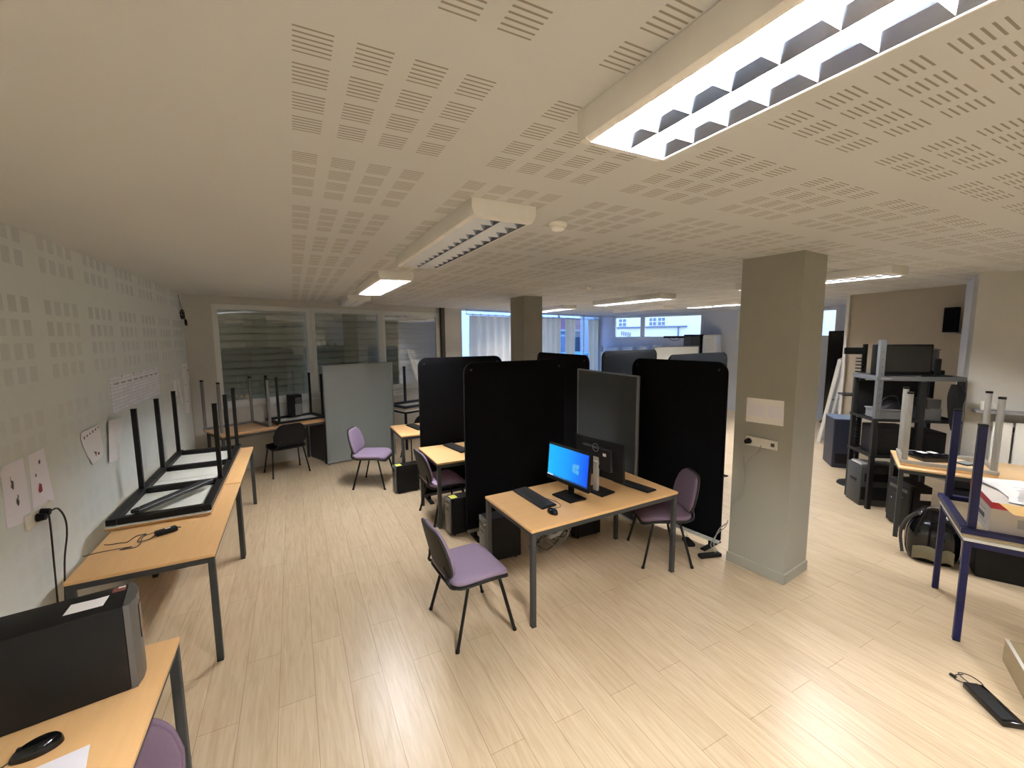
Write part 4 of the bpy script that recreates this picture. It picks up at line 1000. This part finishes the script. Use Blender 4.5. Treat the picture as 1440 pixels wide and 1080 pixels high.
# things on / under the pale desk
r = thing('network_box', 'flat black electronic box with two white slips on the upturned table', 'electronic box', (5.90, 1.875, .767), -33)
MB().box((0, 0, .036), (.28, .21, .07), bev=.012, seg=2).build('box_body', 'gloss', r)
for x in (-.06, .04): MB().box((x, .03, .0722), (.06, .08, .001), rz=.2).build('white_slip', 'paper', r)
r = thing('tablet', 'dark tablet with pale screen lying on the upturned table', 'tablet', (6.04, 1.635, .767), -20)
MB().box((0, 0, .007), (.19, .14, .012), bev=.004).build('tablet_body', 'blackpl', r); MB().box((-.01, 0, .0138), (.15, .12, .001)).build('screen', 'panelgrey', r)
r = thing('storage_box', 'black box under the pale right-hand desk behind the tower', 'box', (6.27, 1.50, 0), -64)
MB().box((0, 0, .25), (.62, .40, .498), bev=.01).build('box_body', 'navy', r); MB().box((0, 0, .51), (.64, .42, .02), bev=.004).build('lid', 'blackpl', r)
r = thing('backpack', 'glossy black backpack with pale lower pocket on the floor', 'backpack', (5.20, 1.585, 0), 24)
def bp(u, v):
    a = 2*PI*u; q = .06+.94*v; w = (1-max(0, q-.45)**2.2*2.2) if q > .45 else 1
    cs, sn = math.cos(a), math.sin(a)
    sg = lambda t: math.copysign(abs(t)**.62, t)
    k = max(0, w)*(.86+.14*min(1, v*6))
    return Vector((.165*sg(cs)*k, .185*sg(sn)*k, .002+.475*v))
MB().grid(bp, 32, 16, True).mi(0).add([bp(i/32, 0) for i in range(32)], [tuple(range(31, -1, -1))]).add([bp(i/32, 1) for i in range(32)], [tuple(range(32))]).build('bag_body', 'gloss', r, ang=60)
for y0, y1 in ((-.135, -.05), (-.035, .14)): MB().grid(lambda u, v: Vector((-.166-.02*math.sin(PI*v)*math.sin(PI*u), y0+(y1-y0)*u+.015*(v-.5)*(1 if u > .5 else -1)*0, .025+.12*v+.02*math.sin(PI*u))), 10, 8).build('lower_pocket', 'pocket', r, ang=70)
MB().tube([(-.03, -.06, .465), (-.06, -.03, .50), (-.06, .03, .50), (-.03, .06, .465)], .009, 6, 5).build('carry_handle', 'greyplastic', r)
for s in (-1, 1): MB().tube([(-.05, s*.195, .02), (.0, s*.215, .2), (-.04, s*.17, .36), (-.10, s*.11, .44)], .011, 6, 4, 1.6).build('strap', 'steel', r)
r = thing('storage_bin', 'black plastic bin on the floor beyond the blue tables', 'bin', (5.425, 1.065, 0), -64)
b = MB(); po = [(-.33, -.19), (.33, -.19), (.33, .19), (-.33, .19)]
b.add([(x*.93, y*.92, .002) for x, y in po]+[(x, y, .31) for x, y in po]+[(x*.96, y*.94, .31) for x, y in po]+[(x*.9, y*.88, .02) for x, y in po],
      [(3, 2, 1, 0)]+[(i, (i+1) % 4, 4+(i+1) % 4, 4+i) for i in range(4)]+[(4+i, 4+(i+1) % 4, 8+(i+1) % 4, 8+i) for i in range(4)]+[(8+i, 8+(i+1) % 4, 12+(i+1) % 4, 12+i) for i in range(4)]+[(12, 13, 14, 15)])
b.build('bin_body', 'blackpl', r, smooth=False)
MB().box((0, 0, .322), (.68, .40, .018), bev=.005).build('lid', 'blackpl', r); MB().box((-.05, -.2, .30), (.2, .012, .03), bev=.003).build('clip', 'silver', r)
# carton on the upturned blue table
BM = Matrix.Translation((4.545, .636, 0)) @ Matrix.Rotation(R(-64), 4, 'Z')
r = thing('cardboard_box', 'white printed cardboard box with red band on the upturned blue table', 'cardboard box'); r.matrix_world = BM @ Matrix.Translation((-.285, -.06, .768))
MB().box((0, 0, .11), (.46, .53, .22)).build('box_body', 'card', r, smooth=False)
b = MB(); b.box((-.2312, 0, .200), (.003, .531, .042)); b.box((0, -.2662, .200), (.461, .003, .042)); b.build('red_band', 'cardred', r)
k = MB(); k.mi(0).box((-.2312, .13, .10), (.002, .13, .022)).box((-.2312, -.06, .085), (.002, .16, .03)); k.mi(1).box((-.2312, .02, .13), (.002, .34, .008)).box((-.2312, .02, .05), (.002, .40, .006))
k.box((-.05, -.2662, .10), (.12, .002, .06)); k.build('printed_marks', ['ink', 'inkfaint'], r)
MB().add([(-.20, -.265, .2215), (.23, -.265, .2215), (.20, -.43, .205), (-.17, -.43, .205)], [(0, 1, 2, 3)]).build('open_flap', 'kraft', r)
r = thing('paper_sheet', 'printed sheets lying on top of the cardboard box', 'paper'); r.matrix_world = BM @ Matrix.Translation((-.27, -.02, .9915))
for k, (a, x, y) in enumerate(((.1, 0, .02), (-.25, .03, -.10), (.35, -.03, .13))):
    T = Matrix.Translation((x, y, .002*k+.001)) @ Matrix.Rotation(a, 4, 'Z')
    s = MB().add([(-.15, -.21, 0), (.15, -.21, .004), (.15, .21, 0), (-.15, .21, .003)], [(0, 1, 2, 3)], T).build('sheet', 'paper', r)
    if k == 2: continue
    l = MB()
    for q in range(12): l.add([(-.11, -.16+.026*q, .0035), (.10-.05*(q % 3 == 2), -.16+.026*q, .0055), (.10-.05*(q % 3 == 2), -.152+.026*q, .0055), (-.11, -.152+.026*q, .0035)], [(0, 1, 2, 3)], T)
    l.build('printed_lines', 'inkfaint', s, smooth=False)
# floor bits in the right corner
r = thing('power_adapter', 'flat black adapter box with thin looped cable on the right floor', 'power adapter', (3.385, .70, .001), 50)
MB().box((0, .012, .018), (.27, .10, .034), bev=.006, seg=2).build('adapter_body', 'gloss', r)
MB().box((0, .03, .040), (.25, .07, .008), bev=.002).build('top_cover', 'blackpl', r)
MB().tube([(.13, .0, .02), (.17, .04, .005), (.20, .06, .005), (.23, .03, .005), (.22, .0, .02)], .003, 6, 4).tube([(.13, -.02, .02), (.18, -.07, .004), (.24, -.05, .004), (.23, .02, .02), (.17, -.0, .004), (.13, -.03, .01)], .0028, 6, 5).build('cable', 'cable', r)
MB().box((.215, .055, .008), (.03, .014, .012), rz=.5).build('connector', 'cable', r)
r = thing('drawer', 'shallow beige drawer with white rim on the floor, right edge of photo', 'drawer', (3.94, .81, .001), 26.5)
b = MB(); b.box((-.30, -.009, .075), (.60, .016, .146)).box((-.30, -.341, .075), (.60, .016, .146)).box((-.008, -.175, .075), (.016, .316, .146)).box((-.592, -.175, .075), (.016, .316, .146)).box((-.30, -.175, .01), (.566, .314, .008)); b.build('drawer_box', 'beige', r)
b = MB(); b.box((-.30, -.009, .149), (.602, .017, .003)).box((-.30, -.341, .149), (.602, .017, .003)); b.build('rim', 'white', r)
# ------------------------------------------------------------------ far end
r = thing('tall_cabinet', 'tall dark grey cabinet with a black arm before the far wall', 'cabinet'); r.matrix_world = FWM
MB().box((3.27, -.31, 1.05), (.46, .56, 2.095), bev=.01).build('cabinet_body', 'case', r)
for x in (3.16, 3.38): MB().box((x, -.596, 1.05), (.21, .012, 2.0), bev=.003).build('door', 'steel', r)
MB().box((2.72, -.45, 2.03), (.64, .05, .06), bev=.01).build('arm', 'blackpl', r)
MB().tube([(2.55, -.45, 2.0), (2.65, -.45, 1.94), (2.8, -.45, 1.94), (2.9, -.45, 2.0)], .008, 6, 4).build('cable', 'cable', r)
r = thing('refrigerator', 'white rounded upright appliance beside the tall dark cabinet', 'refrigerator'); r.matrix_world = FWM
MB().box((3.72, -.30, 1.05), (.36, .54, 2.07), bev=.05, seg=4).build('appliance_body', 'white', r); MB().box((3.72, -.575, 1.35), (.33, .02, 1.3), bev=.008).build('door', 'white', r)
MB().box((3.58, -.60, 1.3), (.02, .03, .3), bev=.005).build('handle', 'alu', r)
r = thing('low_cupboard', 'white cupboard row under the long high window', 'cupboard'); r.matrix_world = FWM
MB().box((1.35, -.24, .78), (2.1, .44, 1.56), bev=.006).build('carcass', 'cool', r)
for k in range(4): d = MB().box((.58+.515*k, -.467, .78), (.50, .012, 1.48), bev=.003).build('door', 'white', r); MB().box((.58+.515*k+.2, -.48, .85), (.02, .014, .14)).build('handle', 'alu', d)
for k, (x, w, h, l) in enumerate(((.62, .42, .14, 'pale blue box at the left end of the cupboard row'), (1.22, .34, .18, 'pale box second from left on the cupboard row'), (1.72, .30, .20, 'pale box third from left on the cupboard row'), (2.16, .28, .22, 'pale box at the right end of the cupboard row'))):
    r = thing('carton', l, 'carton', group='cartons on the cupboard row'); r.matrix_world = FWM @ Matrix.Translation((x, -.25, 1.562))
    MB().box((0, 0, h/2), (w, .26, h), bev=.006).build('carton_body', 'cool', r); MB().box((0, 0, h+.001), (.06, .258, .002)).build('tape', 'beige', r)
r = thing('whiteboard', 'mobile whiteboard showing above the two dark grey partitions', 'whiteboard', (8.55, 7.62, 0), -11)
MB().box((0, 0, 1.30), (1.28, .02, .98)).build('writing_surface', 'laminate', r)
b = MB()
for s in (-1, 1): b.box((s*.65, 0, 1.3), (.024, .03, 1.02), bev=.004).box((0, 0, 1.3+s*.5), (1.28, .03, .024), bev=.004)
b.build('frame', 'alu', r)
for s in (-1, 1):
    MB().box((s*.55, .0, .40), (.03, .03, .78)).box((s*.55, 0, .03), (.03, .5, .03)).build('leg', 'alu', r)
r = thing('white_board_strip', 'narrow white board standing in the corner by the last curtain', 'board'); r.matrix_world = BWM @ Matrix.Translation((11.12, -.20, 0))
MB().box((0, 0, .875), (.20, .02, 1.745), bev=.004).build('board', 'white', r)
r = thing('flat_screen', 'tall black flat screen standing in the far passage by the white post', 'screen'); r.matrix_world = FWM @ Matrix.Translation((6.47, -.32, 0))
MB().box((0, 0, 1.08), (.34, .05, 2.15), bev=.01).build('housing', 'blackpl', r); MB().box((0, -.027, 1.2), (.30, .004, 1.8)).build('screen', 'dullscreen', r)
MB().box((0, 0, .01), (.42, .3, .016), bev=.004).build('base', 'blackpl', r)

# ------------------------------------------------------------------ daylight, camera
w = bpy.data.worlds.new('overcast_dusk'); SC.world = w; w.use_nodes = True
nt = w.node_tree; bg = nt.nodes['Background']
tc = node(nt, 'ShaderNodeTexCoord'); sx = node(nt, 'ShaderNodeSeparateXYZ'); nt.links.new(tc.outputs['Generated'], sx.inputs[0])
nt.links.new(mixc(nt, mth(nt, 'MULTIPLY', mth(nt, 'ADD', sx.outputs[2], .1), 1.2), rgb(190, 210, 244), rgb(150, 184, 240)), bg.inputs[0])
bg.inputs[1].default_value = 1.35

cam = bpy.data.cameras.new('camera'); co = bpy.data.objects.new('camera', cam); COL.objects.link(co)
cam.sensor_fit = 'HORIZONTAL'; cam.sensor_width = 36; cam.lens = 36*598.2/1440; cam.clip_start = .05; cam.clip_end = 200
yaw, pitch, roll = R(27.13), R(-6.434), R(-.499)
cy, sy, cp, sp_ = math.cos(yaw), math.sin(yaw), math.cos(pitch), math.sin(pitch)
fw = Vector((sy*cp, cy*cp, sp_)); rt = Vector((cy, -sy, 0)); up = rt.cross(fw)
r2 = rt*math.cos(roll)+up*math.sin(roll); u2 = up*math.cos(roll)-rt*math.sin(roll)
co.matrix_world = Matrix(((r2.x, u2.x, -fw.x, 0), (r2.y, u2.y, -fw.y, 0), (r2.z, u2.z, -fw.z, 2.1), (0, 0, 0, 1)))
SC.camera = co
SC.view_settings.view_transform = 'Standard'; SC.view_settings.look = 'None'
SC.view_settings.exposure = 1.72; SC.view_settings.gamma = 1.0
SC.cycles.use_denoising = True; SC.cycles.max_bounces = 8; SC.cycles.diffuse_bounces = 5; SC.cycles.glossy_bounces = 4; SC.cycles.transparent_max_bounces = 12
SC.cycles.sample_clamp_indirect = 6; SC.cycles.caustics_reflective = True; SC.cycles.caustics_refractive = False
